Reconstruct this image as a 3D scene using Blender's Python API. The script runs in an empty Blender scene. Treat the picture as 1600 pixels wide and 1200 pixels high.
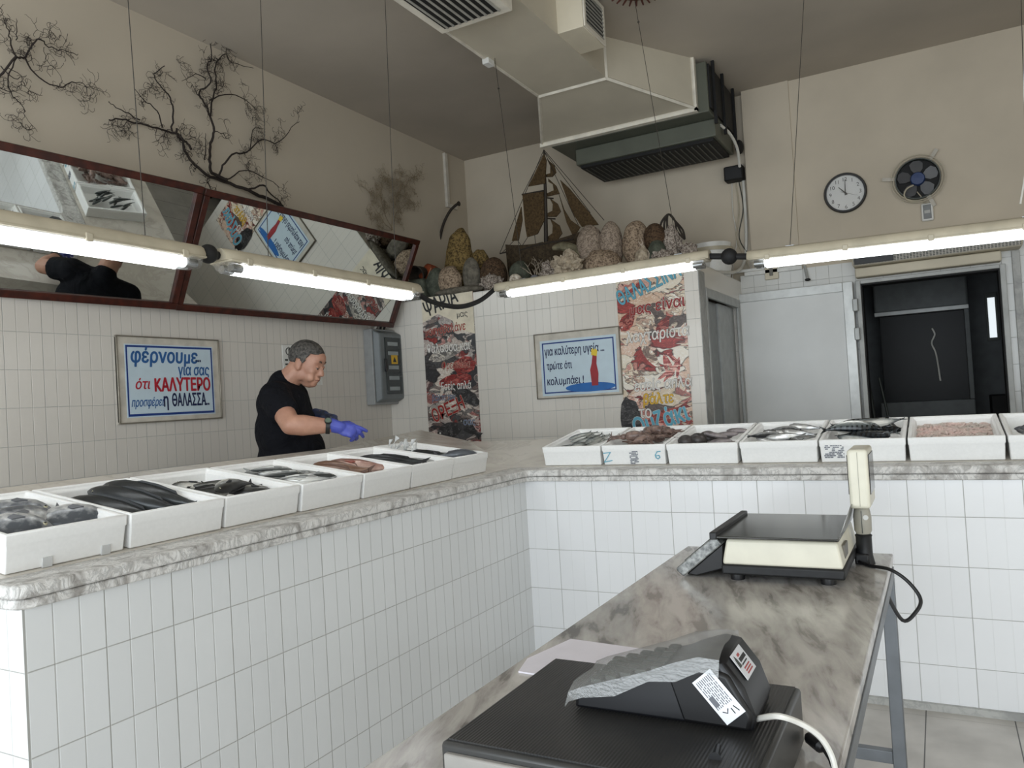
import bpy, bmesh, math, random
from mathutils import Vector, Matrix, noise
from math import sin, cos, pi, radians

scene = bpy.context.scene
COL = scene.collection
PI = math.pi

# ------------------------------------------------------------------ camera
CAM = Vector((0, 0, 1.35))
FW = Vector((-0.4796, 0.8772, 0.0219))
yaw, pitch, roll = 0.5003, 0.0219, -0.0597
FW = Vector((-sin(yaw) * cos(pitch), cos(yaw) * cos(pitch), sin(pitch)))
R0 = FW.cross(Vector((0, 0, 1))).normalized()
U0 = R0.cross(FW)
RT = cos(roll) * R0 + sin(roll) * U0
UP = -sin(roll) * R0 + cos(roll) * U0
FPX = 1215.63
cd = bpy.data.cameras.new('camera')
cam = bpy.data.objects.new('camera', cd)
COL.objects.link(cam)
cd.sensor_fit = 'HORIZONTAL'
cd.sensor_width = 36.0
cd.lens = FPX / 1600 * 36
cd.clip_start = 0.02
cam.matrix_world = Matrix(((RT.x, UP.x, -FW.x, CAM.x), (RT.y, UP.y, -FW.y, CAM.y), (RT.z, UP.z, -FW.z, CAM.z), (0, 0, 0, 1)))
scene.camera = cam

def at(x, y, axis, val):
    """point of the place, seen at a spot of the photograph, on the plane axis = val"""
    d = FW + RT * ((x - 800) / FPX) + UP * ((600 - y) / FPX)
    if axis == 'D':
        return CAM + d * val
    i = 'XYZ'.index(axis)
    return CAM + d * ((val - CAM[i]) / d[i])

# ------------------------------------------------------------------ light
w = bpy.data.worlds.new('world')
scene.world = w
w.use_nodes = True
w.node_tree.nodes['Background'].inputs[0].default_value = (0.80, 0.90, 1.0, 1)
w.node_tree.nodes['Background'].inputs[1].default_value = 1.0

def area(name, loc, target, sx, sy, power, color):
    l = bpy.data.lights.new(name, 'AREA')
    l.shape = 'RECTANGLE'; l.size = sx; l.size_y = sy; l.energy = power; l.color = color
    o = bpy.data.objects.new(name, l); COL.objects.link(o)
    o.location = loc
    o.rotation_euler = (Vector(target) - Vector(loc)).to_track_quat('-Z', 'Y').to_euler()
    return o
# daylight that comes in through the open shop front behind the camera, plus an added side fill from the right
area('shop_front_daylight', (-0.3, -2.1, 1.45), (-0.3, 3, 1.2), 6.4, 2.7, 205, (0.90, 0.96, 1.0))
area('side_fill', (3.1, 1.4, 1.3), (-2, 1.6, 0.9), 2.6, 2.2, 20, (0.92, 0.97, 1.0))
scene.view_settings.view_transform = 'Standard'
scene.view_settings.look = 'None'
scene.view_settings.exposure = 0.0
scene.view_settings.gamma = 1.0
scene.view_settings.use_curve_mapping = False

# ------------------------------------------------------------------ helpers
def lin(r, g, b):
    f = lambda c: (c / 255) / 12.92 if c / 255 <= 0.04045 else ((c / 255 + 0.055) / 1.055) ** 2.4
    return (f(r), f(g), f(b), 1)

MATS = {}
class NT:
    def __init__(s, name):
        s.m = bpy.data.materials.new(name); s.m.use_nodes = True
        s.t = s.m.node_tree; s.b = s.t.nodes['Principled BSDF']
    def n(s, typ, **kw):
        nd = s.t.nodes.new(typ)
        for k, v in kw.items():
            if k.startswith('i_'):
                key = k[2:]
                nd.inputs[int(key) if key.isdigit() else key.replace('_', ' ')].default_value = v
            else:
                setattr(nd, k, v)
        return nd
    def l(s, a, b): s.t.links.new(a, b)
    def math(s, op, a, b=None, c=None):
        nd = s.n('ShaderNodeMath', operation=op)
        for i, v in enumerate((a, b, c)):
            if v is None: continue
            if isinstance(v, (int, float)): nd.inputs[i].default_value = v
            else: s.l(v, nd.inputs[i])
        return nd.outputs[0]
    def ramp(s, fac, stops, interp='LINEAR'):
        nd = s.n('ShaderNodeValToRGB'); cr = nd.color_ramp; cr.interpolation = interp
        while len(cr.elements) < len(stops): cr.elements.new(0.5)
        for e, (p, c) in zip(cr.elements, stops): e.position = p; e.color = c
        s.l(fac, nd.inputs[0]); return nd.outputs[0]
    def mix(s, fac, a, b, blend='MIX'):
        nd = s.n('ShaderNodeMix', data_type='RGBA', blend_type=blend)
        for i, v in ((0, fac), (6, a), (7, b)):
            if isinstance(v, (int, float, tuple)): nd.inputs[i].default_value = v
            else: s.l(v, nd.inputs[i])
        return nd.outputs[2]
    def bump(s, h, strength=0.3, dist=0.01):
        nd = s.n('ShaderNodeBump'); nd.inputs['Strength'].default_value = strength; nd.inputs['Distance'].default_value = dist
        s.l(h, nd.inputs['Height']); s.l(nd.outputs[0], s.b.inputs['Normal'])

def mat(name, rgb, rough=0.5, metal=0.0, spec=0.5, var=0.06, vscale=12.0, bump=0.0, coat=0.0, c2=None):
    """plain material with a little procedural unevenness"""
    if name in MATS: return MATS[name]
    q = NT(name); b = q.b
    c = lin(*rgb)
    tc = q.n('ShaderNodeTexCoord'); nz = q.n('ShaderNodeTexNoise', i_Scale=vscale, i_Detail=4.0)
    q.l(tc.outputs['Object'], nz.inputs['Vector'])
    lo = tuple(x * (1 - var * 2) for x in c[:3]) + (1,) if c2 is None else lin(*c2)
    hi = tuple(min(1, x * (1 + var)) for x in c[:3]) + (1,)
    q.l(q.ramp(nz.outputs['Fac'], [(0.35, lo), (0.65, hi)]), b.inputs['Base Color'])
    b.inputs['Roughness'].default_value = rough; b.inputs['Metallic'].default_value = metal
    b.inputs['Specular IOR Level'].default_value = spec; b.inputs['Coat Weight'].default_value = coat
    if bump: q.bump(nz.outputs['Fac'], bump, 0.01)
    MATS[name] = q.m
    return q.m

def emit(name, rgb, strength):
    if name in MATS: return MATS[name]
    q = NT(name)
    q.b.inputs['Base Color'].default_value = lin(*rgb)
    q.b.inputs['Emission Color'].default_value = lin(*rgb)
    q.b.inputs['Emission Strength'].default_value = strength
    MATS[name] = q.m
    return q.m

def tile_mat(name, axis, u0, v0, base=(226, 227, 226), paint=None, paint_z=9.0, grout=(166, 166, 162), size=0.2, ribs=3, rib=1.0):
    """glazed square tiles with faint pressed ribs, grout lines; above paint_z plain paint"""
    q = NT(name); b = q.b
    g = q.n('ShaderNodeNewGeometry'); sp = q.n('ShaderNodeSeparateXYZ'); q.l(g.outputs['Position'], sp.inputs[0])
    U = sp.outputs[axis]; V = sp.outputs[2]
    du = q.math('DIVIDE', q.math('SUBTRACT', U, u0), size); dv = q.math('DIVIDE', q.math('SUBTRACT', V, v0), size)
    eu = q.math('MULTIPLY', q.math('PINGPONG', du, 0.5), size); ev = q.math('MULTIPLY', q.math('PINGPONG', dv, 0.5), size)
    d = q.math('MINIMUM', eu, ev)
    gm = q.n('ShaderNodeMapRange', interpolation_type='SMOOTHSTEP'); gm.inputs[1].default_value = 0.0005; gm.inputs[2].default_value = 0.0021
    q.l(d, gm.inputs[0])
    dr = q.math('MULTIPLY', q.math('PINGPONG', q.math('MULTIPLY', du, float(ribs)), 0.5), size / ribs)
    rm = q.n('ShaderNodeMapRange', interpolation_type='SMOOTHSTEP'); rm.inputs[1].default_value = 0.0; rm.inputs[2].default_value = 0.003
    q.l(dr, rm.inputs[0])
    cell = q.n('ShaderNodeCombineXYZ'); q.l(q.math('FLOOR', du), cell.inputs[0]); q.l(q.math('FLOOR', dv), cell.inputs[1])
    wn = q.n('ShaderNodeTexWhiteNoise', noise_dimensions='3D'); q.l(cell.outputs[0], wn.inputs[0])
    c = lin(*base)
    tcol = q.mix(wn.outputs['Value'], tuple(x * 0.95 for x in c[:3]) + (1,), c)
    ribc = q.mix(q.math('MULTIPLY', q.math('SUBTRACT', 1.0, rm.outputs[0]), 0.26 * rib), tcol, lin(*grout))
    col = q.mix(gm.outputs[0], lin(*grout), ribc)
    rough = q.math('SUBTRACT', 0.62, q.math('MULTIPLY', gm.outputs[0], 0.42))
    nz = q.n('ShaderNodeTexNoise', i_Scale=9.0, i_Detail=2.0); q.l(g.outputs['Position'], nz.inputs['Vector'])
    h = q.math('ADD', q.math('ADD', gm.outputs[0], q.math('MULTIPLY', rm.outputs[0], 0.8 * rib)), q.math('MULTIPLY', nz.outputs['Fac'], 0.5))
    if paint is not None:
        is_p = q.math('GREATER_THAN', V, paint_z)
        nz2 = q.n('ShaderNodeTexNoise', i_Scale=1.6, i_Detail=5.0); q.l(g.outputs['Position'], nz2.inputs['Vector'])
        p = lin(*paint)
        pc = q.ramp(nz2.outputs['Fac'], [(0.3, tuple(x * 0.93 for x in p[:3]) + (1,)), (0.7, p)])
        col = q.mix(is_p, col, pc)
        inv = q.math('SUBTRACT', 1.0, is_p)
        rough = q.math('ADD', q.math('MULTIPLY', rough, inv), q.math('MULTIPLY', is_p, 0.8))
        h = q.math('MULTIPLY', h, inv)
    q.l(col, b.inputs['Base Color']); q.l(rough, b.inputs['Roughness'])
    q.bump(h, 0.35, 0.004)
    MATS[name] = q.m
    return q.m

def marble_mat(name, light, dark, scale, stretch=(1, 1, 1), rot=0.0, rough=0.25, warm=None, bump=0.0):
    q = NT(name); b = q.b
    g = q.n('ShaderNodeNewGeometry'); mp = q.n('ShaderNodeMapping'); q.l(g.outputs['Position'], mp.inputs[0])
    mp.inputs['Scale'].default_value = stretch; mp.inputs['Rotation'].default_value = (0, 0, rot)
    n1 = q.n('ShaderNodeTexNoise', i_Scale=scale, i_Detail=9.0, i_Roughness=0.62, i_Distortion=1.2); q.l(mp.outputs[0], n1.inputs['Vector'])
    n2 = q.n('ShaderNodeTexNoise', i_Scale=scale * 0.35, i_Detail=5.0, i_Distortion=2.0); q.l(mp.outputs[0], n2.inputs['Vector'])
    vein = q.math('ABSOLUTE', q.math('SUBTRACT', n1.outputs['Fac'], 0.5))
    vm = q.n('ShaderNodeMapRange'); vm.inputs[1].default_value = 0.0; vm.inputs[2].default_value = 0.05; vm.inputs[3].default_value = 0.75; vm.inputs[4].default_value = 0.0
    q.l(vein, vm.inputs[0])
    base = q.ramp(n2.outputs['Fac'], [(0.32, lin(*(warm or dark))), (0.5, lin(*light)), (0.72, lin(*light))])
    msk = q.math('MULTIPLY', vm.outputs[0], q.math('MULTIPLY', n2.outputs['Fac'], 1.1))
    q.l(q.mix(msk, base, lin(*dark)), b.inputs['Base Color'])
    b.inputs['Roughness'].default_value = rough
    if bump: q.bump(n1.outputs['Fac'], bump, 0.02)
    MATS[name] = q.m
    return q.m

# ---- shapes into a bmesh
def NB(): return bmesh.new()
def add_box(bm, lo, hi, M=None):
    vs = [Vector((x, y, z)) for x in (lo[0], hi[0]) for y in (lo[1], hi[1]) for z in (lo[2], hi[2])]
    if M is not None: vs = [M @ v for v in vs]
    v = [bm.verts.new(p) for p in vs]
    for f in ((0, 1, 3, 2), (4, 6, 7, 5), (0, 4, 5, 1), (2, 3, 7, 6), (0, 2, 6, 4), (1, 5, 7, 3)):
        bm.faces.new([v[i] for i in f])
    return bm
def add_rings(bm, rings, cap=True, closed=True):
    R = [[bm.verts.new(p) for p in r] for r in rings]
    for a, b in zip(R, R[1:]):
        n = len(a)
        for i in range(n if closed else n - 1):
            bm.faces.new((a[i], a[(i + 1) % n], b[(i + 1) % n], b[i]))
    if cap:
        bm.faces.new(list(reversed(R[0]))); bm.faces.new(R[-1])
    return bm
def frame(d):
    d = Vector(d).normalized()
    a = Vector((0, 0, 1)) if abs(d.z) < 0.9 else Vector((1, 0, 0))
    x = d.cross(a).normalized(); return x, d.cross(x).normalized()
def add_tube(bm, pts, r, seg=8, cap=True):
    pts = [Vector(p) for p in pts]
    rr = r if isinstance(r, (list, tuple)) else [r] * len(pts)
    rings = []; px = None
    for i, p in enumerate(pts):
        d = (pts[min(i + 1, len(pts) - 1)] - pts[max(i - 1, 0)]).normalized()
        if px is None: x, y = frame(d)
        else:
            x = (px - d * px.dot(d)).normalized(); y = d.cross(x)
        px = x
        rings.append([p + (x * cos(2 * PI * k / seg) + y * sin(2 * PI * k / seg)) * rr[i] for k in range(seg)])
    return add_rings(bm, rings, cap)
def add_ball(bm, c, r, M=None, u=16, v=10):
    r = (r, r, r) if isinstance(r, (int, float)) else r
    T = Matrix.Translation(c) @ (M.to_4x4() if M is not None else Matrix.Identity(4)) @ Matrix.Diagonal((r[0], r[1], r[2], 1))
    bmesh.ops.create_uvsphere(bm, u_segments=u, v_segments=v, radius=1, matrix=T)
    return bm
def add_prism(bm, pts, ext):
    ext = Vector(ext); pts = [Vector(p) for p in pts]
    a = [bm.verts.new(p) for p in pts]; b = [bm.verts.new(p + ext) for p in pts]; n = len(a)
    bm.faces.new(a[::-1]); bm.faces.new(b)
    for i in range(n): bm.faces.new((a[i], a[(i + 1) % n], b[(i + 1) % n], b[i]))
    return bm
def add_lathe(bm, prof, M=None, seg=24, cap=True):
    rings = []
    for r, z in prof:
        ring = [Vector((r * cos(2 * PI * k / seg), r * sin(2 * PI * k / seg), z)) for k in range(seg)]
        rings.append([M @ p for p in ring] if M is not None else ring)
    return add_rings(bm, rings, cap)
def smooth_pts(pts, n=6):
    P = [Vector(p) for p in pts]; out = []
    for i in range(len(P) - 1):
        p0, p1, p2, p3 = P[max(i - 1, 0)], P[i], P[i + 1], P[min(i + 2, len(P) - 1)]
        for k in range(n):
            t = k / n
            out.append(0.5 * ((2 * p1) + (p2 - p0) * t + (2 * p0 - 5 * p1 + 4 * p2 - p3) * t * t + (3 * p1 - p0 - 3 * p2 + p3) * t ** 3))
    out.append(P[-1]); return out

# ---- objects
def thing(name, label, cat, loc=(0, 0, 0), group=None):
    o = bpy.data.objects.new(name, None); COL.objects.link(o)
    o.empty_display_size = 0.1
    o.location = loc; o['label'] = label; o['category'] = cat
    if group: o['group'] = group
    return o
def world_loc(o):
    v = Vector((0, 0, 0))
    while o is not None: v = v + o.location; o = o.parent
    return v
def finish(me, ang=35):
    for p in me.polygons: p.use_smooth = True
    me.set_sharp_from_angle(angle=radians(ang))
def obj(name, bm, m, parent=None, bevel=0.0, seg=2, label=None, local=False, solid=0.0, ang=35):
    """link a bmesh (world coordinates unless local) as one mesh object"""
    bmesh.ops.recalc_face_normals(bm, faces=bm.faces)
    me = bpy.data.meshes.new(name); bm.to_mesh(me); bm.free()
    if parent is not None and not local: me.transform(Matrix.Translation(-world_loc(parent)))
    for x in (m if isinstance(m, (list, tuple)) else [m]): me.materials.append(x)
    finish(me, ang)
    o = bpy.data.objects.new(name, me); COL.objects.link(o)
    if parent is not None: o.parent = parent
    if solid:
        s = o.modifiers.new('solid', 'SOLIDIFY'); s.thickness = solid; s.offset = 0
    if bevel:
        bv = o.modifiers.new('bevel', 'BEVEL'); bv.width = bevel; bv.segments = seg; bv.limit_method = 'ANGLE'; bv.angle_limit = radians(40)
    if label: o['label'] = label
    return o
def tag(o, label, cat, group=None, kind=None):
    o['label'] = label; o['category'] = cat
    if group: o['group'] = group
    if kind: o['kind'] = kind
    return o
def struct(name, bm, m, parent=None, bevel=0.0):
    o = obj(name, bm, m, parent, bevel)
    if parent is None: o['kind'] = 'structure'
    return o
def text(body, size, m, parent, origin, xd, yd, weight=0.0, shear=0.0, depth=0.0008, align='LEFT', sx=1.0, name='lettering', spacing=1.0):
    c = bpy.data.curves.new(name, 'FONT'); c.body = body.replace('π', 'п').replace('Κ', 'K').replace('κ', 'к'); c.size = size; c.shear = shear
    c.extrude = depth; c.align_x = align; c.space_character = spacing
    c.materials.append(m)
    tmp = bpy.data.objects.new('tmp', c); COL.objects.link(tmp)
    bpy.context.view_layer.update()
    me = bpy.data.meshes.new_from_object(tmp.evaluated_get(bpy.context.evaluated_depsgraph_get()))
    bpy.data.objects.remove(tmp); bpy.data.curves.remove(c)
    if weight > .009:
        bm = bmesh.new(); wd = weight * size * .85
        for i_, (dx, dy) in enumerate(((0, 0), (wd, 0), (-wd, 0), (0, wd * .7), (0, -wd * .7), (wd * .6, wd * .5), (-wd * .6, -wd * .5), (wd * .6, -wd * .5), (-wd * .6, wd * .5))):
            dz_ = -.00002 * i_; me.transform(Matrix.Translation((dx, dy, dz_))); bm.from_mesh(me); me.transform(Matrix.Translation((-dx, -dy, -dz_)))
        bm.to_mesh(me); bm.free()
    X = Vector(xd).normalized(); Y = Vector(yd).normalized(); Z = X.cross(Y)
    base = Vector(origin) - (world_loc(parent) if parent is not None else Vector())
    me.transform(Matrix(((X.x * sx, Y.x, Z.x, base.x), (X.y * sx, Y.y, Z.y, base.y), (X.z * sx, Y.z, Z.z, base.z), (0, 0, 0, 1))))
    o = bpy.data.objects.new(name, me); COL.objects.link(o)
    if parent is not None: o.parent = parent
    return o
def remeshed(bm, voxel, smooth=3, name='m'):
    me = bpy.data.meshes.new(name); bm.to_mesh(me); bm.free()
    o = bpy.data.objects.new(name, me); COL.objects.link(o)
    r = o.modifiers.new('r', 'REMESH'); r.mode = 'VOXEL'; r.voxel_size = voxel; r.use_smooth_shade = True
    s = o.modifiers.new('s', 'SMOOTH'); s.iterations = smooth; s.factor = 0.5
    bpy.context.view_layer.update()
    ev = o.evaluated_get(bpy.context.evaluated_depsgraph_get())
    out = bpy.data.meshes.new_from_object(ev)
    bpy.data.objects.remove(o); bpy.data.meshes.remove(me)
    return out
def from_mesh(name, me, m, parent):
    me.transform(Matrix.Translation(-world_loc(parent)))
    me.materials.clear(); me.materials.append(m)
    for p in me.polygons: p.use_smooth = True; p.material_index = 0
    o = bpy.data.objects.new(name, me); COL.objects.link(o); o.parent = parent
    return o
# ------------------------------------------------------------------ shared materials
PAINT = (200, 189, 171)
M_tile_left = tile_mat('tiles_left_wall', 1, 0.06, 1.867, base=(214, 209, 201), rib=1.5, paint=PAINT, paint_z=2.32)
M_tile_closet = tile_mat('tiles_closet', 0, -3.01, 1.255, base=(224, 219, 210), rib=.8)
M_tile_cold = tile_mat('tiles_cold_wall', 0, -1.33, 0.2, base=(222, 222, 218), ribs=2)
M_tile_cl = tile_mat('tiles_left_counter', 1, 1.6475, 0.181, base=(222, 224, 224), rib=1.7)
M_tile_cb = tile_mat('tiles_back_counter', 0, -1.7395, 0.181, base=(230, 231, 232), ribs=3, rib=.35)
M_tile_ce = tile_mat('tiles_counter_end', 0, -1.9115, 0.181)
M_paint = mat('wall_paint', PAINT, 0.85, var=0.04, vscale=1.6, spec=0.2)
M_ceil = mat('ceiling_paint', (186, 177, 164), 0.9, var=0.06, vscale=0.9, spec=0.15)
M_marble_edge = marble_mat('counter_marble_edge', (214, 212, 208), (96, 95, 94), 24.0, (1, 1, .7), rough=0.45, warm=(158, 154, 149), bump=0.6)
M_marble_top = marble_mat('counter_marble_top', (212, 206, 196), (170, 162, 152), 3.0, rough=0.22, warm=(196, 189, 178))
M_marble_jamb = marble_mat('jamb_marble', (176, 176, 172), (140, 140, 138), 10.0, rough=0.4)
M_wht = mat('white_enamel', (226, 226, 222), 0.35)
M_alu = mat('grey_aluminium', (176, 178, 176), 0.45, 0.3)
M_cold = mat('cold_room_panel', (232, 234, 233), 0.45, 0.0, var=0.03, vscale=2)
M_cream = mat('cream_plastic', (184, 175, 154), 0.45)
M_creamd = mat('cream_duct', (214, 205, 184), 0.6, var=0.05, vscale=3)
M_blk = mat('black_plastic', (22, 22, 24), 0.42)
M_blkm = mat('matt_black', (14, 14, 15), 0.7)
M_dkg = mat('dark_grey_metal', (70, 74, 70), 0.5, 0.3)
M_mah = mat('mahogany_frame', (72, 30, 20), 0.4, c2=(48, 20, 14), vscale=20)
M_steel = mat('steel', (150, 152, 152), 0.25, 0.9)
M_wire = mat('dark_wire', (52, 48, 42), 0.6)
M_cable_w = mat('white_cable', (214, 212, 204), 0.4)
M_styro = mat('white_styrofoam', (238, 238, 236), 0.7, var=0.012, vscale=90, bump=0.02, spec=0.3)

# ------------------------------------------------------------------ the setting
XW, YB, ZC, YL, YC, ZL, XC = -4.2, 6.93, 3.89, 5.46, 6.86, 2.26, -1.44

q = NT('floor_tiles')
g = q.n('ShaderNodeNewGeometry'); sp = q.n('ShaderNodeSeparateXYZ'); q.l(g.outputs['Position'], sp.inputs[0])
du = q.math('MULTIPLY', q.math('PINGPONG', q.math('DIVIDE', q.math('ADD', sp.outputs[0], 0.126), 0.304), 0.5), 0.304)
dv = q.math('MULTIPLY', q.math('PINGPONG', q.math('DIVIDE', q.math('SUBTRACT', sp.outputs[1], 3.50), 0.60), 0.5), 0.60)
mu = q.math('LESS_THAN', du, 0.0022); mv = q.math('LESS_THAN', dv, 0.0012)
nz = q.n('ShaderNodeTexNoise', i_Scale=5.0, i_Detail=6.0); q.l(g.outputs['Position'], nz.inputs['Vector'])
base = q.ramp(nz.outputs['Fac'], [(0.3, lin(176, 172, 166)), (0.7, lin(206, 202, 196))])
q.l(q.mix(q.math('MAXIMUM', mu, q.math('MULTIPLY', mv, 0.5)), base, lin(72, 70, 66)), q.b.inputs['Base Color'])
q.b.inputs['Roughness'].default_value = 0.35
struct('floor', add_box(NB(), (XW - 0.1, -2.3, -0.1), (3.3, 9.6, 0)), q.m)
struct('ceiling', add_box(NB(), (XW - 0.1, -2.3, ZC), (3.3, 7.05, ZC + 0.12)), M_ceil)
struct('wall_left', add_box(NB(), (XW - 0.12, -2.3, 0), (XW, 7.05, ZC)), M_tile_left)
struct('wall_right', add_box(NB(), (3.2, -2.3, 0), (3.3, 6.98, ZC)), M_paint)
struct('wall_back', add_box(NB(), (XW, YB, 0), (-1.33, YB + 0.12, ZC)), M_paint)
# clock wall with the opening of the cold room
bm = NB()
add_box(bm, (-1.33, YC, 2.31), (3.2, YC + 0.14, ZC))
struct('wall_clock', bm, M_paint)
struct('wall_pier', add_box(NB(), (-1.33, YC - 0.018, 2.31), (-0.945, YC, ZC)), M_paint)
bm = NB()
add_box(bm, (XC, YC, 0), (-0.51, YC + 0.14, 2.31)); add_box(bm, (0.47, YC, 0), (3.2, YC + 0.14, 2.31)); add_box(bm, (-0.51, YC, 2.13), (0.47, YC + 0.14, 2.31))
struct('wall_cold_tiles', bm, M_tile_cold)
struct('trim_1', add_box(NB(), (-1.40, YC - 0.03, 2.30), (-0.93, YC, 2.335)), M_wht, bevel=0.004)
# tiled closet block that carries the ledge
bm = NB()
add_box(bm, (XW, YL, 0), (XC, YL + 0.1, ZL)); add_box(bm, (XW, YL + 0.1, ZL - 0.1), (XC, YB, ZL)); add_box(bm, (XC - 0.1, YL + 0.1, 2.08), (XC, YC, ZL - 0.1))
add_box(bm, (XC - 0.1, 6.70, 0), (XC, YC, 2.08))
struct('wall_closet', bm, M_tile_closet)
struct('trim_2', add_box(NB(), (XC - 0.02, YL + 0.002, 0), (XC + 0.006, YL + 0.17, 2.20)), M_marble_jamb, bevel=0.004)
struct('trim_3', add_box(NB(), (XC - 0.3, YL + 0.005, ZL), (XC + 0.01, YL + 0.05, ZL + 0.012)), M_wht)
# closet door: frame, two leaves
d = add_box(NB(), (XC - 0.012, 5.63, 2.02), (XC + 0.012, 6.72, 2.09)); add_box(d, (XC - 0.012, 5.63, 0), (XC + 0.012, 5.665, 2.03)); add_box(d, (XC - 0.012, 6.66, 0), (XC + 0.012, 6.72, 2.03))
door1 = struct('door_1', d, M_alu, bevel=0.004)
obj('door_leaf', add_box(NB(), (XC - 0.09, 5.665, 0.02), (XC - 0.05, 6.12, 2.02)), mat('closet_leaf_grey', (140, 143, 142), 0.4, 0.3), door1, 0.003)
obj('door_leaf', add_box(NB(), (XC - 0.075, 6.14, 0.02), (XC - 0.035, 6.66, 2.02)), mat('closet_leaf_light', (176, 179, 178), 0.4, 0.3), door1, 0.003)
obj('door_handle', add_box(NB(), (XC - 0.05, 5.72, 1.52), (XC - 0.03, 5.78, 1.64)), M_blk, door1, 0.004)
# cold room behind the opening
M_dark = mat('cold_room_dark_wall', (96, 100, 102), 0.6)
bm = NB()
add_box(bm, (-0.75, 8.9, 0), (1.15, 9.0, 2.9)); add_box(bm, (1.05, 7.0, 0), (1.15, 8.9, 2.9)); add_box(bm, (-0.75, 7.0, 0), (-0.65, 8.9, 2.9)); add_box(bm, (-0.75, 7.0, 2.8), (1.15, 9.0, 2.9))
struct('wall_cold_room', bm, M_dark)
# ------------------------------------------------------------------ counters
XL, YF = -1.9115, 3.577
TA = 0.1405
SX, SY, SZ = -2.04, 3.70, 0.99          # where the flat marble lip ends and the display slope starts
t = thing('tiled_counter', 'long white tiled counter base along the left, its tiled end nearest the camera', 'counter', (-2.3, 2.3, 0))
bm = NB(); add_box(bm, (-2.90, 1.0475, 0), (XL, YF, 0.931))
obj('tiled_front', bm, M_tile_cl, t)
obj('tiled_end', add_box(NB(), (-2.90, 1.0425, 0), (XL, 1.0475, 0.931)), M_tile_ce, t)
t = thing('tiled_counter', 'white tiled counter base facing the camera across the back, behind the marble table', 'counter', (0, 3.9, 0))
obj('tiled_front', add_box(NB(), (XL, YF, 0), (3.1, 4.35, 0.931)), M_tile_cb, t)
struct('baseboard_back', add_box(NB(), (XL, YF - 0.02, 0), (3.1, YF, 0.028)), M_marble_jamb)
struct('baseboard_left', add_box(NB(), (XL, 1.0475, 0), (XL + 0.02, YF - 0.02, 0.028)), M_marble_jamb)

def slope_z(x, y):
    d = max(0.0, SX - x, y - SY)
    return SZ + TA * min(d, .56) + .206 * max(0.0, d - .56)      # steeper towards the rear edge
xi, yi = -2.98, 4.40
t = thing('marble_countertop', 'grey veined marble countertop sloping up behind the fish boxes, running round the corner', 'countertop', (XL, YF, 0.931))
OV = 0.026
def lip(bm, z0, z1, ov, near):
    # L shaped slab following the front edges, with a rounded outer corner at the near end
    e = XL + ov; f = YF - ov
    pts = [(e - 0.05, near), (e - 0.018, near + 0.006), (e - 0.006, near + 0.02), (e, near + 0.055), (e, f - 0.06), (e + 0.012, f - 0.02), (e + 0.05, f), (3.1, f), (3.1, SY), (SX, SY), (SX, near)]
    add_prism(bm, [(x, y, z0) for x, y in pts], (0, 0, z1 - z0))
bm = NB(); lip(bm, 0.957, SZ, OV, 1.0425 - OV)
obj('upper_edge_slab', bm, M_marble_edge, t, 0.006)
bm = NB(); lip(bm, 0.931, 0.955, OV - 0.008, 1.0425 - OV + 0.008)
obj('lower_edge_slab', bm, M_marble_edge, t, 0.004)
# display slopes, solid down to the base
def V3(x, y): return Vector((x, y, slope_z(x, y)))
BX, BY = SX - .56, SY + .56
polys = ([(SX, 1.017), (SX, SY), (BX, BY), (BX, 1.017)], [(BX, 1.017), (BX, BY), (-2.74, yi), (-3.176, 4.442), (xi, 3.30), (xi, 1.017)],
         [(SX, SY), (3.1, SY), (3.1, BY), (BX, BY)], [(BX, BY), (3.1, BY), (3.1, yi), (-2.74, yi)])
bm = NB()
for poly in polys:
    top = [bm.verts.new(V3(*p)) for p in poly]; bot = [bm.verts.new((p[0], p[1], 0.9315)) for p in poly]
    bm.faces.new(top); bm.faces.new(bot[::-1])
    for i in range(len(poly)):
        j = (i + 1) % len(poly); bm.faces.new((bot[i], bot[j], top[j], top[i]))
obj('display_slope', bm, M_marble_top, t)

# ------------------------------------------------------------------ styrofoam fish boxes
BW, BD, BH, WALL = 0.338, 0.49, 0.102, 0.024
TH = math.atan(TA)
def box_bm(wd):
    bm = NB(); w0, w1 = 0.004, wd - 0.004
    def ring(ix, iy0, z): return [Vector((w0 + ix, iy0, z)), Vector((w1 - ix, iy0, z)), Vector((w1 - ix, BD - iy0, z)), Vector((w0 + ix, BD - iy0, z))]
    rings = [ring(0.005, 0.005, 0.0), ring(0.0025, 0.002, 0.070), ring(0.000, 0.000, 0.074), ring(0.000, 0.000, BH), ring(0.016, 0.016, BH), ring(0.017, 0.017, BH - 0.010), ring(WALL, WALL, BH - 0.014), ring(WALL + 0.012, WALL + 0.012, 0.022)]
    return add_rings(bm, rings)
def box_matrix(side, a, shift=0.0):
    if side == 'L':
        w_, d_, o_ = Vector((0, 1, 0)), Vector((-cos(TH), 0, sin(TH))), Vector((-2.055 - shift, a, 0))
        o_.z = SZ + TA * (SX - o_.x)
    else:
        w_, d_, o_ = Vector((1, 0, 0)), Vector((0, cos(TH), sin(TH))), Vector((a, 3.715 + shift, 0))
        o_.z = SZ + TA * (o_.y - SY)
    u_ = w_.cross(d_); o_ += u_ * 0.001
    return Matrix(((w_.x, d_.x, u_.x, o_.x), (w_.y, d_.y, u_.y, o_.y), (w_.z, d_.z, u_.z, o_.z), (0, 0, 0, 1)))
LB = [1.075, 1.415, 1.757, 2.100, 2.445, 2.778, 3.120, 3.452]
RB = [-1.872, -1.533, -1.190, -0.838, -0.487, -0.133, 0.228, 0.575]
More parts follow.
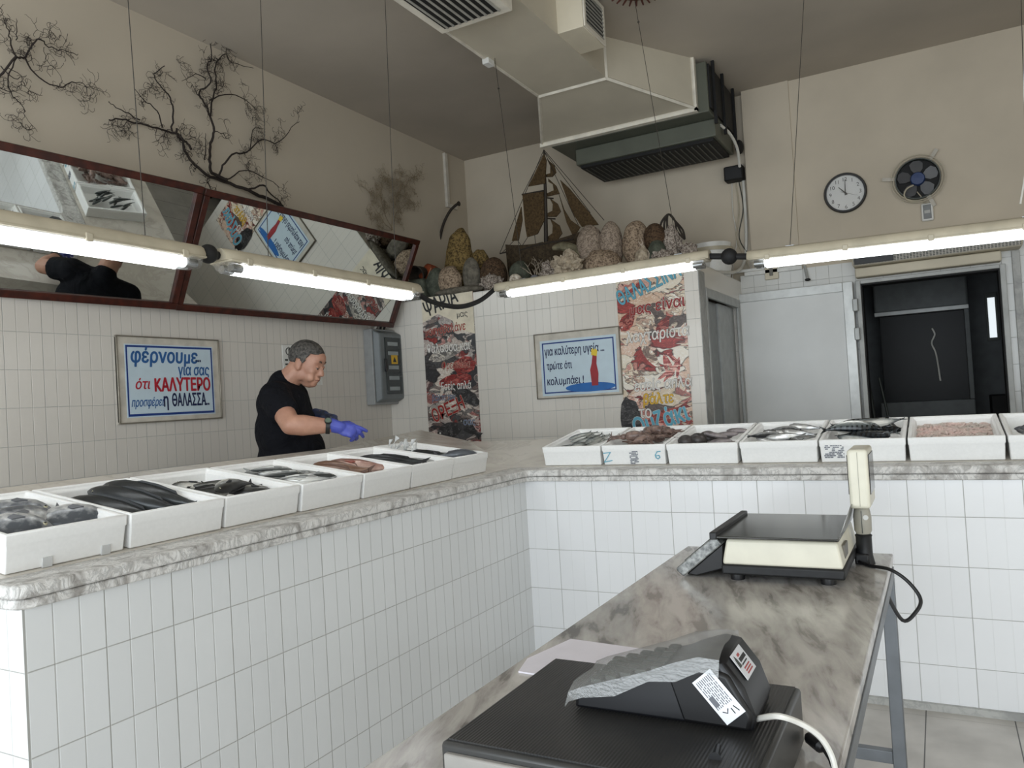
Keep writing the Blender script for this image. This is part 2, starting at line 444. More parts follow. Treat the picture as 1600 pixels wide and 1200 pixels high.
l_lab = ['white foam fish box nearest the camera on left counter, holding big grey sea bream',
         'white foam fish box second from near end of left counter, holding long dark fish',
         'white foam fish box holding a small tangle of dark and white fish, left counter',
         'white foam fish box filled with slender silver fish, middle of left counter',
         'white foam fish box holding brown and reddish fish on left counter',
         'white foam fish box with dark fish beside silver fish, before the last on left counter',
         'white foam fish box at the far corner end of left counter, clear film sticking up']
r_lab = ['white foam fish box at left end of the back counter, holding small slim fish',
         'white foam fish box marked Z and 6 in blue, holding brown squid',
         'white foam fish box with dark round lumps and grey fillets, third on back counter',
         'white foam fish box with loose shiny silver fish, in front of the metal door leaf',
         'white foam fish box with printed stamp, full of striped dark fish, behind scale display',
         'white foam fish box filled with pale pink shrimp on back counter',
         'white foam fish box cut by the right edge of the photo, small dark fish']
BOX = {}
M_stamp = mat('stamp_ink', (120, 124, 132), 0.8)
M_blue_ink = mat('blue_marker', (96, 168, 190), 0.7)
rs = random.Random(4)
for side, edges, labs in (('L', LB, l_lab), ('R', RB, r_lab)):
    for i in range(7):
        wd = edges[i + 1] - edges[i]
        sh = rs.uniform(-0.006, 0.008)
        M = box_matrix(side, edges[i], sh)
        o = obj('fish_box', box_bm(wd), M_styro, None, 0.004)
        o.matrix_world = M
        tag(o, labs[i], 'fish box', 'white foam fish boxes on the counters')
        BOX[side + str(i)] = (o, M, wd)
def on_box(key, name, bm, m, **k):
    o = obj(name, bm, m, BOX[key][0], local=True, **k); return o
# foot notches of the nearest box
for x in (.10, .262): on_box('L0', 'foot_notch', add_box(NB(), (x, -0.0005, 0.0), (x + .025, 0.007, 0.026)), mat('notch_grey', (196, 197, 196), 0.8))
# blue marker signs and printed stamps
def flat_stroke(bm, pts, wd):
    for (x0, z0), (x1, z1) in zip(pts, pts[1:]):
        d = Vector((x1 - x0, 0, z1 - z0)); n = Vector((-d.z, 0, d.x)).normalized() * wd / 2; e = d.normalized() * wd / 3
        a, b = Vector((x0, 0.0012, z0)) - e, Vector((x1, 0.0012, z1)) + e
        add_prism(bm, [a - n, b - n, b + n, a + n], (0, -0.0016, 0))
bm = NB(); flat_stroke(bm, [(0.012, 0.062), (0.05, 0.066), (0.012, 0.016), (0.055, 0.024)], 0.004)
flat_stroke(bm, [(0.313, 0.066), (0.296, 0.064), (0.285, 0.048), (0.288, 0.034), (0.298, 0.028), (0.308, 0.036), (0.304, 0.046), (0.290, 0.044)], 0.004)
on_box('R1', 'marker_writing', bm, M_blue_ink)
def stamp(key, x0, x1, z0, z1, seed):
    r = random.Random(seed); bm = NB(); z = z1
    while z > z0:
        x = x0 + r.uniform(0, 0.006)
        while x < x1:
            L = r.uniform(0.003, 0.014)
            if r.random() < 0.75: add_box(bm, (x, -0.0006, z - 0.0045), (min(x + L, x1), 0.003, z))
            x += L + 0.002
        z -= 0.0075
    on_box(key, 'printed_stamp', bm, M_stamp)
stamp('R1', 0.150, 0.196, 0.004, 0.070, 1); stamp('R4', 0.022, 0.105, 0.022, 0.078, 2)
# ------------------------------------------------------------------ fish
def fish_mat(name, back, side, belly, rough=0.28, speck=0.25, scale=60, metal=0.15, stripes=False):
    q = NT(name); b = q.b
    tc = q.n('ShaderNodeTexCoord'); sp = q.n('ShaderNodeSeparateXYZ'); q.l(tc.outputs['Generated'], sp.inputs[0])
    nz = q.n('ShaderNodeTexNoise', i_Scale=scale, i_Detail=3.0); q.l(tc.outputs['Object'], nz.inputs['Vector'])
    y = q.math('ADD', sp.outputs[1], q.math('MULTIPLY', q.math('SUBTRACT', nz.outputs['Fac'], 0.5), speck))
    col = q.ramp(y, [(0.12, lin(*belly)), (0.42, lin(*side)), (0.72, lin(*back))])
    if stripes:
        wv = q.n('ShaderNodeTexWave', i_Scale=14.0, i_Distortion=3.0); q.l(tc.outputs['Object'], wv.inputs['Vector'])
        m_ = q.math('MULTIPLY', q.math('GREATER_THAN', sp.outputs[1], 0.55), q.math('GREATER_THAN', wv.outputs['Fac'], 0.6))
        col = q.mix(m_, col, lin(16, 20, 22))
    q.l(col, b.inputs['Base Color']); b.inputs['Roughness'].default_value = rough; b.inputs['Metallic'].default_value = metal
    q.bump(nz.outputs['Fac'], 0.15, 0.004)
    MATS[name] = q.m; return q.m
PROF = {
 'bream':  [(0, .05), (.04, .30), (.10, .56), (.18, .80), (.30, .99), (.42, 1.0), (.55, .86), (.68, .60), (.78, .34), (.86, .19), (.91, .17)],
 'long':   [(0, .08), (.04, .40), (.10, .66), (.20, .90), (.34, 1.0), (.50, .95), (.64, .76), (.76, .50), (.85, .30), (.91, .26)],
 'slim':   [(0, .06), (.05, .42), (.14, .78), (.28, 1.0), (.48, .98), (.64, .74), (.78, .42), (.88, .20), (.92, .18)],
 'grouper':[(0, .12), (.04, .45), (.11, .70), (.22, .94), (.36, 1.0), (.50, .90), (.64, .66), (.76, .42), (.85, .32), (.91, .32)],
}
def fish_body(bm, L, H, W, prof, bend=0.0, seg=12):
    rings = []
    for u, h in PROF[prof]:
        hh, ww = H / 2 * h, W / 2 * min(1, h * 1.15)
        c = Vector((u * L, bend * (u - .45) ** 2 * L - bend * .2 * L, 0))
        rings.append([c + Vector((0, hh * cos(2 * PI * k / seg), ww * sin(2 * PI * k / seg))) for k in range(seg)])
    return add_rings(bm, rings)
def fin(bm, pts, th):
    return add_prism(bm, [(x, y, -th / 2) for x, y in pts], (0, 0, th))
def tail_pts(L, H, bend, fork=0.5):
    yb = bend * (.46 ** 2) * L - bend * .2 * L
    return [(L * .89, yb + H * .09), (L * 1.02, yb + H * .36), (L * (1.0 - .07 * fork), yb), (L * 1.02, yb - H * .36), (L * .89, yb - H * .09)]
M_eye = mat('fish_eye', (12, 12, 14), 0.08)
M_eyer = mat('fish_eye_ring', (196, 190, 160), 0.2)
def make_fish(name, m, mf, L, H, W, prof, bend, label, group, eyes=True, fork=0.6):
    """big fish: body with tail, back fin, side fin and eyes as parts"""
    o = obj(name, fish_body(NB(), L, H, W, prof, bend), m, None, local=True)
    tag(o, label, 'fish', group)
    obj('tail_fin', fin(NB(), tail_pts(L, H, bend, fork), .004), mf, o, local=True)
    yo = lambda u: bend * (u - .45) ** 2 * L - bend * .2 * L
    d = [(L * .30, H * .46 + yo(.3)), (L * .36, H * .56 + yo(.36)), (L * .52, H * .54 + yo(.52)), (L * .70, H * .40 + yo(.7)), (L * .74, H * .22 + yo(.74)), (L * .5, H * .3 + yo(.5))]
    obj('dorsal_fin', fin(NB(), d, .004), mf, o, local=True)
    for s in (1, -1):
        bm = NB(); p = [(L * .27, -H * .06), (L * .40, -H * .02), (L * .43, -H * .12), (L * .37, -H * .20)]
        add_prism(bm, [(x, y + yo(.3), s * W * .47) for x, y in p], (0, 0, s * .004)); obj('side_fin', bm, mf, o, local=True)
        if eyes:
            c = Vector((L * .095, H * .10 + yo(.1), s * W * .285))
            e = obj('eye', add_ball(NB(), c, (H * .055, H * .055, W * .07), u=10, v=8), M_eyer, o, local=True)
            obj('pupil', add_ball(NB(), c + Vector((0, 0, s * W * .03)), (H * .034, H * .034, W * .06), u=8, v=6), M_eye, e, local=True)
    return o
def copy_thing(o, label=None):
    c = o.copy(); COL.objects.link(c)
    if label: c['label'] = label
    for ch in list(o.children):
        d = ch.copy(); COL.objects.link(d); d.parent = c
        for g2 in list(ch.children):
            e = g2.copy(); COL.objects.link(e); e.parent = d
    return c
def lay(o, key, w_, d_, h_, ang, roll=0.0, pitch=0.0, flip=False, L=0.2):
    """lay a fish in a box: (w_, d_) is where its middle rests, ang its heading"""
    M = BOX[key][1]
    if key in ('L0', 'L2', 'L3', 'R0', 'R3', 'R4', 'R6'): roll += .5 if cos(ang) > 0 else -.5
    R = Matrix.Rotation(ang, 4, 'Z') @ Matrix.Rotation(pitch, 4, 'Y') @ Matrix.Rotation(roll + (PI if flip else 0), 4, 'X') @ Matrix.Translation((-L * .45, 0, 0))
    o.matrix_world = M @ Matrix.Translation((w_, d_, h_ + (.013 if key[0] == 'L' else .012))) @ R
rf = random.Random(11)

# nearest box: sea bream
mb = fish_mat('bream_skin', (84, 88, 94), (150, 152, 154), (214, 214, 212), speck=1.1, scale=48)
mbf = mat('grey_fin', (96, 98, 102), 0.5)
o0 = make_fish('sea_bream', mb, mbf, .25, .110, .066, 'bream', .1, 'x', 'grey sea bream in the nearest box')
L0 = [(.060, .29, .062, 2.7, 'grey sea bream lying at the left back of the nearest box'),
      (.190, .325, .064, 2.75, 'speckled grey sea bream resting highest at the back of the nearest box'),
      (.072, .125, .066, 2.9, 'grey sea bream at the front left corner of the nearest box'),
      (.150, .185, .078, .20, 'dark grey sea bream lying across the middle of the nearest box'),
      (.250, .150, .062, 2.85, 'grey sea bream by the right wall of the nearest box, tail towards the front'),
      (.12, .40, .05, .3, 'grey sea bream half hidden at the back wall of the nearest box')]
for k, (a, b, h, an, lb) in enumerate(L0):
    o = o0 if k == 0 else copy_thing(o0)
    o['label'] = lb; lay(o, 'L0', a, b, h, an, rf.uniform(-.2, .2), rf.uniform(-.06, .06), L=.25)
# second box: long dark fish, backs up
md = fish_mat('dark_fish_skin', (40, 43, 45), (72, 76, 78), (150, 152, 150), speck=0.2, scale=40)
mdf = mat('dark_fin', (28, 30, 32), 0.5)
o1 = make_fish('grey_mullet', md, mdf, .36, .084, .078, 'long', .05, 'x', 'long dark fish in the second box')
for k, (a, b, h, an, ro, lb) in enumerate([
        (.070, .27, .036, -1.15, 1.2, 'dark fish lowest along the left wall of the second box on left counter'),
        (.115, .235, .044, -1.2, 1.35, 'thin edge of dark fish squeezed beside left wall of second box, left counter'),
        (.180, .235, .066, -1.22, 1.45, 'plump black fish in the middle of the second box on left counter'),
        (.250, .26, .072, -1.2, 1.4, 'plump black fish on the right of the second box, white flank and fin showing')]):
    o = o1 if k == 0 else copy_thing(o1)
    o['label'] = lb; lay(o, 'L1', a, b, h, an, ro, .10, L=.36)
# third box: small dark and white fish in a tangle
m3 = fish_mat('dark_white_fish_skin', (40, 40, 40), (92, 92, 88), (214, 212, 204), speck=0.3, scale=50)
o2 = make_fish('mixed_fish', m3, mdf, .19, .056, .034, 'slim', .25, 'x', 'dark and white fish in the third box on left counter')
spots = [(.10, .30, .045, .3), (.16, .33, .06, -.4), (.20, .27, .07, 2.6), (.14, .24, .06, 2.9), (.22, .22, .06, -.7), (.11, .20, .05, .6), (.25, .16, .05, 2.2), (.19, .18, .075, .1), (.235, .31, .05, 1.3)]
for k, (a, b, h, an) in enumerate(spots):
    o = o2 if k == 0 else copy_thing(o2)
    o['label'] = 'small dark backed fish with white belly, tangled in third box on left counter'
    lay(o, 'L2', a, b, h, an, rf.uniform(-.5, .5), rf.uniform(-.12, .12), flip=rf.random() < .4, L=.19)
# fourth box: slender silver fish
m4 = fish_mat('silver_fish_skin', (66, 70, 70), (178, 180, 178), (226, 226, 222), speck=0.12, scale=50, metal=0.2, rough=0.22)
m4f = mat('pale_fin', (150, 152, 150), 0.5)
o3 = make_fish('silver_fish', m4, m4f, .20, .034, .026, 'slim', .15, 'x', 'slender silver fish in the fourth box on left counter')
for k in range(20):
    o = o3 if k == 0 else copy_thing(o3)
    o['label'] = 'slender silver fish lying in the middle box of left counter'
    lay(o, 'L3', rf.uniform(.11, .24), rf.uniform(.10, .38), .042 + .0022 * k, rf.choice([-.55, -.4, -.7, 2.5, 2.7]) + rf.uniform(-.2, .2), rf.uniform(-.4, .4), rf.uniform(-.05, .05), L=.20)
# fifth box: brown groupers and a reddish one
m5 = fish_mat('brown_fish_skin', (112, 84, 68), (142, 112, 94), (190, 168, 150), speck=0.5, scale=45)
m5f = mat('brown_fin', (98, 72, 60), 0.5)
m6 = fish_mat('red_fish_skin', (128, 82, 70), (172, 136, 124), (206, 180, 168), speck=0.6, scale=40)
m6f = mat('red_fin', (132, 66, 54), 0.5)
o4 = make_fish('grouper', m5, m5f, .27, .075, .056, 'grouper', .08, 'plain brown fish at the left of the fifth box on left counter', 'brown fish in the fifth box')
lay(o4, 'L4', .095, .25, .055, -1.15, 1.1, L=.27)
o5 = copy_thing(o4, 'plain brown fish in the middle of the fifth box, beside the reddish fish')
lay(o5, 'L4', .165, .27, .060, -1.05, 1.1, L=.27)
o6 = make_fish('scorpionfish', m6, m6f, .30, .10, .06, 'grouper', .05, 'mottled reddish fish with dark red tail, largest in the fifth box', None)
lay(o6, 'L4', .235, .235, .066, -.85, .35, L=.30)
# sixth box
o7 = make_fish('dark_bass', md, mdf, .34, .062, .05, 'long', .06, 'x', 'dark fish in the sixth box')
for k, (a, b, h, an, lb) in enumerate([(.08, .28, .050, -1.0, 'dark slim fish nearest the left wall of the sixth box'), (.115, .25, .060, -.95, 'dark slim fish between two others in the sixth box'), (.165, .25, .066, -.9, 'dark slim fish lying next to the silver fish in the sixth box')]):
    o = o7 if k == 0 else copy_thing(o7)
    o['label'] = lb; lay(o, 'L5', a, b, h, an, 1.2, L=.34)
o8 = make_fish('silver_bass', m4, m4f, .32, .055, .04, 'long', .05, 'x', 'silver fish in the sixth box')
for k, (a, b, h, an, lb) in enumerate([(.225, .27, .052, -.9, 'bright silver fish behind the other silver one in the sixth box'), (.25, .18, .058, -.85, 'bright silver fish at the front right of the sixth box')]):
    o = o8 if k == 0 else copy_thing(o8)
    o['label'] = lb; lay(o, 'L5', a, b, h, an, .2, L=.30)
# seventh box: dark and silver fish, film of plastic
o9 = copy_thing(o7, 'dark fish lying lengthwise in the last box of left counter'); o9['group'] = 'fish in the last box of left counter'; lay(o9, 'L6', .12, .26, .06, -.8, 1.1, L=.34)
o10 = copy_thing(o8, 'silver fish in the last box of left counter, in front of the clear film'); o10['group'] = 'fish in the last box of left counter'; lay(o10, 'L6', .19, .22, .055, -.7, .2, L=.30)
o11 = copy_thing(o0, 'grey round backed fish at the front right of the last box on left counter'); o11['group'] = 'fish in the last box of left counter'; lay(o11, 'L6', .24, .12, .058, 2.4, .9, L=.25)
q = NT('clear_film'); q.b.inputs['Base Color'].default_value = (.95, .97, .97, 1); q.b.inputs['Roughness'].default_value = 0.15; q.b.inputs['Alpha'].default_value = 0.55
M_film = q.m
bm = NB(); rr = random.Random(3); M6 = BOX['L6'][1]
for k in range(26):
    a = rr.uniform(.06, .17); b = rr.uniform(.30, .46); h = rr.uniform(.05, .09)
    p = [M6 @ Vector((a + rr.uniform(-.035, .035), b + rr.uniform(-.03, .03), h + rr.uniform(-.01, .075))) for _ in range(3)]
    f = [bm.verts.new(x) for x in p]; bm.faces.new(f)
tag(obj('crumpled_film', bm, M_film, None, solid=.001), 'crumpled clear plastic film sticking up from the back of the last box on left counter', 'plastic film')

# ---- back counter boxes: smaller fish, one mesh each
def small_fish(name, m, L, H, W, prof, bend, label, group):
    bm = fish_body(NB(), L, H, W, prof, bend, 10); fin(bm, tail_pts(L, H, bend, .7), .003)
    o = obj(name, bm, m, None, local=True); tag(o, label, 'fish', group); return o
m_an = fish_mat('slim_fish_skin', (60, 66, 66), (142, 146, 142), (200, 200, 194), speck=0.25, metal=0.3)
s0 = small_fish('slim_fish', m_an, .15, .026, .02, 'slim', .1, 'small slim fish lying in the leftmost box of back counter', 'slim fish in the leftmost back box')
for k in range(18):
    o = s0 if k == 0 else copy_thing(s0)
    lay(o, 'R0', rf.uniform(.10, .27), rf.uniform(.10, .36), .048 + .003 * k, rf.choice([.9, 1.1, .7, 1.3]) + rf.uniform(-.2, .2), rf.uniform(-.5, .5), rf.uniform(-.15, .05), L=.15)
# second: squid
m_sq = mat('brown_squid_skin', (138, 116, 106), 0.3, c2=(84, 66, 60), vscale=40)
def squid(label, group, seed):
    r = random.Random(seed); bm = NB()
    prof = [(.002, 0), (.012, .015), (.024, .045), (.027, .075), (.022, .10), (.017, .105)]
    add_lathe(bm, prof, Matrix.Rotation(PI / 2, 4, 'Y'), 12)
    add_ball(bm, (.118, 0, 0), (.02, .016, .016), u=10, v=8)
    o = obj('squid', bm, m_sq, None, local=True); tag(o, label, 'squid', group)
    for s in (1, -1):
        obj('fin', fin(NB(), [(.006, s * .004), (.03, s * .034), (.055, s * .02)], .004), m_sq, o, local=True)
    for k in range(6):
        a = (k - 2.5) * .25
        pts = smooth_pts([(.13, .010 * (k - 2.5) * .5, 0), (.16, .03 * a + r.uniform(-.01, .01), .004), (.19, .08 * a + r.uniform(-.02, .02), r.uniform(-.004, .008)), (.20, .12 * a + r.uniform(-.03, .03), 0)], 3)
        obj('arm', add_tube(NB(), pts, [.006 - .0045 * i / (len(pts) - 1) for i in range(len(pts))], 6), m_sq, o, local=True)
    return o
q0 = squid('brown squid lying in the box marked Z and 6', 'brown squid in the second back box', 2)
for k in range(14):
    o = q0 if k == 0 else copy_thing(q0)
    lay(o, 'R1', rf.uniform(.09, .25), rf.uniform(.08, .40), .05 + .0042 * k, rf.uniform(0, 6.28), rf.uniform(-.4, .4), rf.uniform(-.1, .1), L=.2)
# third: dark lumps and grey fillets
def lump(name, m, r, seed, amp=.18, freq=9.0, u=3, sharp=False):
    bm = NB(); bmesh.ops.create_icosphere(bm, subdivisions=u, radius=1)
    off = Vector((seed * 3.7, seed * 1.3, seed * 2.1))
    for v in bm.verts:
        p = Vector((v.co.x * r[0], v.co.y * r[1], v.co.z * r[2]))
        n_ = noise.noise(p * freq + off) + .5 * noise.noise(p * freq * 2.3 + off)
        if sharp: n_ += .5 * abs(noise.noise(p * freq * 5 + off)) * 2 - .4
        v.co = p * (1 + amp * n_)
    return bm
m_dk = mat('dark_fish_lump', (72, 66, 64), 0.4, c2=(36, 34, 34), vscale=30)
m_fl = mat('grey_fillet', (150, 142, 142), 0.35, c2=(98, 92, 94), vscale=24)
for k, (a, b, rx) in enumerate([(.085, .24, .045), (.135, .27, .052), (.06, .15, .04), (.12, .17, .042)]):
    o = obj('round_fish', lump('r', m_dk, (rx, rx, .036), k + 1, .1), m_dk, None, local=True)
    tag(o, ['dark round fish head left in the third box of back counter', 'largest dark round fish in the third box of back counter', 'dark round fish at the front left of the third box, back counter', 'dark round fish in front of the largest one, third back box'][k], 'fish', 'dark round fish in third back box')
    o.matrix_world = BOX['R2'][1] @ Matrix.Translation((a, b, .066 + .006 * k))
for k in range(9):
    o = obj('fillet', lump('f', m_fl, (.055, .028, .012), k + 20, .25, 14), m_fl, None, local=True)
    tag(o, 'grey pink fillet heaped on the right of the third box, back counter', 'fillet', 'fillets in the third back box')
    o.matrix_world = BOX['R2'][1] @ Matrix.Translation((rf.uniform(.18, .28), rf.uniform(.10, .36), .05 + .006 * k)) @ Matrix.Rotation(rf.uniform(-.7, .7), 4, 'Z') @ Matrix.Rotation(rf.uniform(-.35, .35), 4, 'Y')
# fourth: shiny silver fish
m_sh = fish_mat('shiny_fish_skin', (54, 56, 58), (164, 166, 166), (236, 236, 234), speck=0.35, metal=0.45, rough=0.15)
s3 = small_fish('shiny_fish', m_sh, .18, .044, .03, 'slim', .2, 'shiny silver fish in the box before the metal door leaf', 'shiny fish in the fourth back box')
for k in range(15):
    o = s3 if k == 0 else copy_thing(s3)
    lay(o, 'R3', rf.uniform(.10, .25), rf.uniform(.09, .36), .045 + .0035 * k, rf.uniform(-.5, .5) + rf.choice([0, PI]), rf.uniform(-.6, .6), rf.uniform(-.12, .12), L=.18)
# fifth: striped dark fish
m_bo = fish_mat('striped_fish_skin', (34, 40, 44), (112, 118, 118), (222, 222, 216), speck=0.2, metal=0.2, rough=0.2, stripes=True)
s4 = small_fish('striped_fish', m_bo, .23, .056, .042, 'slim', .3, 'striped dark fish in the box with a printed stamp behind scale', 'striped fish in the fifth back box')
for k in range(16):
    o = s4 if k == 0 else copy_thing(s4)
    lay(o, 'R4', rf.uniform(.12, .23), rf.uniform(.09, .38), .05 + .004 * k, rf.uniform(-.55, .55) + rf.choice([0, PI]), rf.uniform(-.5, .7), rf.uniform(-.12, .12), L=.23)
# sixth: a mass of shrimp nobody could count
m_ps = mat('pink_shrimp_shell', (214, 186, 178), 0.35, c2=(188, 178, 168), vscale=14)
bm = NB(); M5 = BOX['R5'][1]; r5 = random.Random(8)
add_box(bm, (.034, .034, .022), (.327, .456, .060), M5)
for k in range(520):
    a, b = r5.uniform(.04, .32), r5.uniform(.04, .45)
    h = .060 + .012 * (1 - abs(a - .18) / .16); an = r5.uniform(0, 6.28); L = .030
    pts = [M5 @ Vector((a + cos(an + t_) * L * .5, b + sin(an + t_) * L * .5, h + r5.uniform(-.003, .003))) for t_ in (0, .8, 1.6, 2.4)]
    add_tube(bm, pts, [.0045, .006, .005, .0015], 5)
tag(obj('shrimp_heap', bm, m_ps), 'heap of pale pink shrimp filling a foam box on back counter', 'shrimp', kind='stuff')
# seventh: small dark fish at the picture edge
s6 = small_fish('dark_small_fish', fish_mat('small_dark_skin', (44, 44, 48), (92, 94, 98), (190, 190, 190), speck=0.3), .15, .036, .026, 'slim', .2, 'small dark fish in the box cut by the right picture edge', 'dark fish in the rightmost back box')
for k in range(10):
    o = s6 if k == 0 else copy_thing(s6)
    lay(o, 'R6', rf.uniform(.09, .22), rf.uniform(.09, .34), .05 + .0035 * k, rf.uniform(-.6, .6), rf.uniform(-.5, .5), rf.uniform(-.1, .1), L=.15)
# ------------------------------------------------------------------ fluorescent fixtures on wires
M_tube = emit('fluorescent_tube', (250, 253, 255), 6.0)
q = NT('clear_diffuser'); q.t.nodes.remove(q.b)
tr = q.n('ShaderNodeBsdfTransparent'); gl = q.n('ShaderNodeBsdfGlossy'); gl.inputs['Roughness'].default_value = .08
tl = q.n('ShaderNodeBsdfTranslucent'); tl.inputs[0].default_value = (.9, .92, .92, 1)
m1 = q.n('ShaderNodeMixShader'); m1.inputs[0].default_value = .10; q.l(tr.outputs[0], m1.inputs[1]); q.l(gl.outputs[0], m1.inputs[2])
m2 = q.n('ShaderNodeMixShader'); m2.inputs[0].default_value = .09; q.l(m1.outputs[0], m2.inputs[1]); q.l(tl.outputs[0], m2.inputs[2])
q.l(m2.outputs[0], q.t.nodes['Material Output'].inputs[0])
M_diff = q.m
M_refl = mat('white_reflector', (236, 236, 232), 0.4)
def fixture(p, d, L, label, wires):
    """p: left end seen from the counter, d: direction of the run"""
    p = Vector(p); d = Vector(d).normalized()
    y = Vector((0, 0, 1)).cross(d).normalized(); z = d.cross(y)
    if z.z < 0: z = -z; y = -y
    c = p + d * L / 2
    kk = .74
    M = Matrix(((d.x, y.x * kk, z.x * kk, c.x), (d.y, y.y * kk, z.y * kk, c.y), (d.z, y.z * kk, z.z * kk, c.z), (0, 0, 0, 1)))
    t = thing('fluorescent_light', label, 'light fixture', c, 'twin tube fixtures hung on wires')
    h = L / 2
    def run(prof, ends, inset):
        rings = []
        for e, k in ends:
            rings.append([M @ Vector((e, yy * k, zz if zz > 0.0 else zz * (0.5 + k / 2))) for yy, zz in prof])
        return rings
    hp = [(-.078, 0), (-.078, .022), (-.060, .05), (-.035, .062), (.035, .062), (.060, .05), (.078, .022), (.078, 0)]
    bm = NB(); add_rings(bm, run(hp, [(-h, .72), (-h + .02, .92), (-h + .06, 1), (h - .06, 1), (h - .02, .92), (h, .72)], 0))
    obj('housing', bm, M_cream, t)
    bm = NB(); add_box(bm, (-h + .01, -.082, -.008), (h - .01, .082, .004), M)
    obj('rim', bm, M_cream, t, .004)
    dp = [(-.072, -.006), (-.072, -.022), (-.058, -.048), (-.03, -.060), (.03, -.060), (.058, -.048), (.072, -.022), (.072, -.006)]
    bm = NB(); add_rings(bm, run(dp, [(-h + .012, .7), (-h + .03, .9), (-h + .07, 1), (h - .07, 1), (h - .03, .9), (h - .012, .7)], 0))
    obj('diffuser', bm, M_diff, t)
    bm = NB(); add_box(bm, (-h + .09, -.068, -.012), (h - .09, .068, -.0085), M)
    obj('reflector', bm, M_refl, t)
    for s in (-1, 1):
        bm = NB(); add_tube(bm, [M @ Vector((-h + .085, s * .034, -.033)), M @ Vector((h - .085, s * .034, -.033))], .0185, 12)
        tb = obj('tube', bm, M_tube, t)
        bm = NB()
        for e in (-1, 1): add_tube(bm, [M @ Vector((e * (h - .085), s * .034, -.033)), M @ Vector((e * (h - .035), s * .034, -.033))], .017, 12)
        obj('tube_socket', bm, M_steel, tb)
    for k in (-.42, -.14, .14, .42):
        for s in (-1, 1):
            bm = NB(); add_box(bm, (k * L - .012, s * .079 - .006, -.020), (k * L + .012, s * .079 + .006, .018), M)
            obj('clip', bm, M_cream, t, .003)
    for k, top in wires:
        a = M @ Vector((k * L, 0, .06)); b = Vector(top)
        bm = NB(); add_tube(bm, [a, b], .0017, 6); add_ball(bm, a.lerp(b, .85), .007, u=8, v=6)
        w_ = obj('suspension_wire', bm, M_wire, t)
        bm = NB(); add_box(bm, (k * L - .02, -.012, .055), (k * L + .02, .012, .07), M)
        obj('hook', bm, M_steel, w_)
    return M
F1 = fixture((-2.352, .690, 1.945), (0, 1, -.005), 1.27, 'twin tube hanging light nearest the camera, cut by the left edge of the photo', [(.33, (-2.36, 1.70, ZC)), (-.33, (-2.36, .9, ZC))])
F2 = fixture((-2.352, 2.050, 1.945), (0, 1, -.004), 1.27, 'twin tube hanging light over left counter, in front of the right hand mirror', [(-.30, (-2.35, 2.36, ZC)), (.37, (-2.345, 3.20, ZC))])
F3 = fixture((-2.259, 4.019, 2.005), (1, 0, .012), 1.27, 'twin tube hanging light below the shells and sponges on the ledge', [(-.36, (-2.40, 4.42, 3.59)), (.37, (-1.52, 4.66, ZC))])
F4 = fixture((-.800, 4.019, 1.985), (1, 0, -.020), 1.27, 'twin tube hanging light at right, in front of the dark doorway', [(-.34, (-.38, 4.05, ZC)), (.43, (.46, 4.1, ZC))])
# black cable junctions between fixtures
def junction(a, b, label, bulge):
    a, b = Vector(a), Vector(b); m = (a + b) / 2; t = thing('cable_junction', label, 'cable connector', m, 'round black cable connectors')
    bm = NB(); add_ball(bm, m, bulge, u=20, v=12); obj('junction_cap', bm, M_blkm, t)
    bm = NB(); add_tube(bm, [a, m], .016, 10); add_tube(bm, [m, b], .016, 10); obj('gland', bm, M_blkm, t)
junction((-2.352, 1.95, 1.965), (-2.352, 2.06, 1.965), 'round black cable connector between the two left lights', .036)
junction((-.995, 4.019, 2.035), (-.79, 4.019, 2.005), 'round black cable connector between the two right lights', .042)
pts = smooth_pts([(-2.352, 3.305, 1.955), (-2.35, 3.44, 1.91), (-2.33, 3.68, 1.895), (-2.30, 3.87, 1.94), (-2.262, 4.0, 2.02)], 6)
tag(obj('power_cable', add_tube(NB(), pts, .014, 8), M_blkm), 'thick black cable sagging across the corner between two lights', 'cable')
pts = smooth_pts([(.36, 4.02, 2.07), (.40, 4.03, 2.3), (.42, 4.05, 2.7), (.55, 4.08, 3.3), (.75, 4.1, 3.88)], 6)
tag(obj('lamp_cable', add_tube(NB(), pts, .004, 6), M_cable_w), 'thin white cable rising beside the wire of the right light', 'cable')

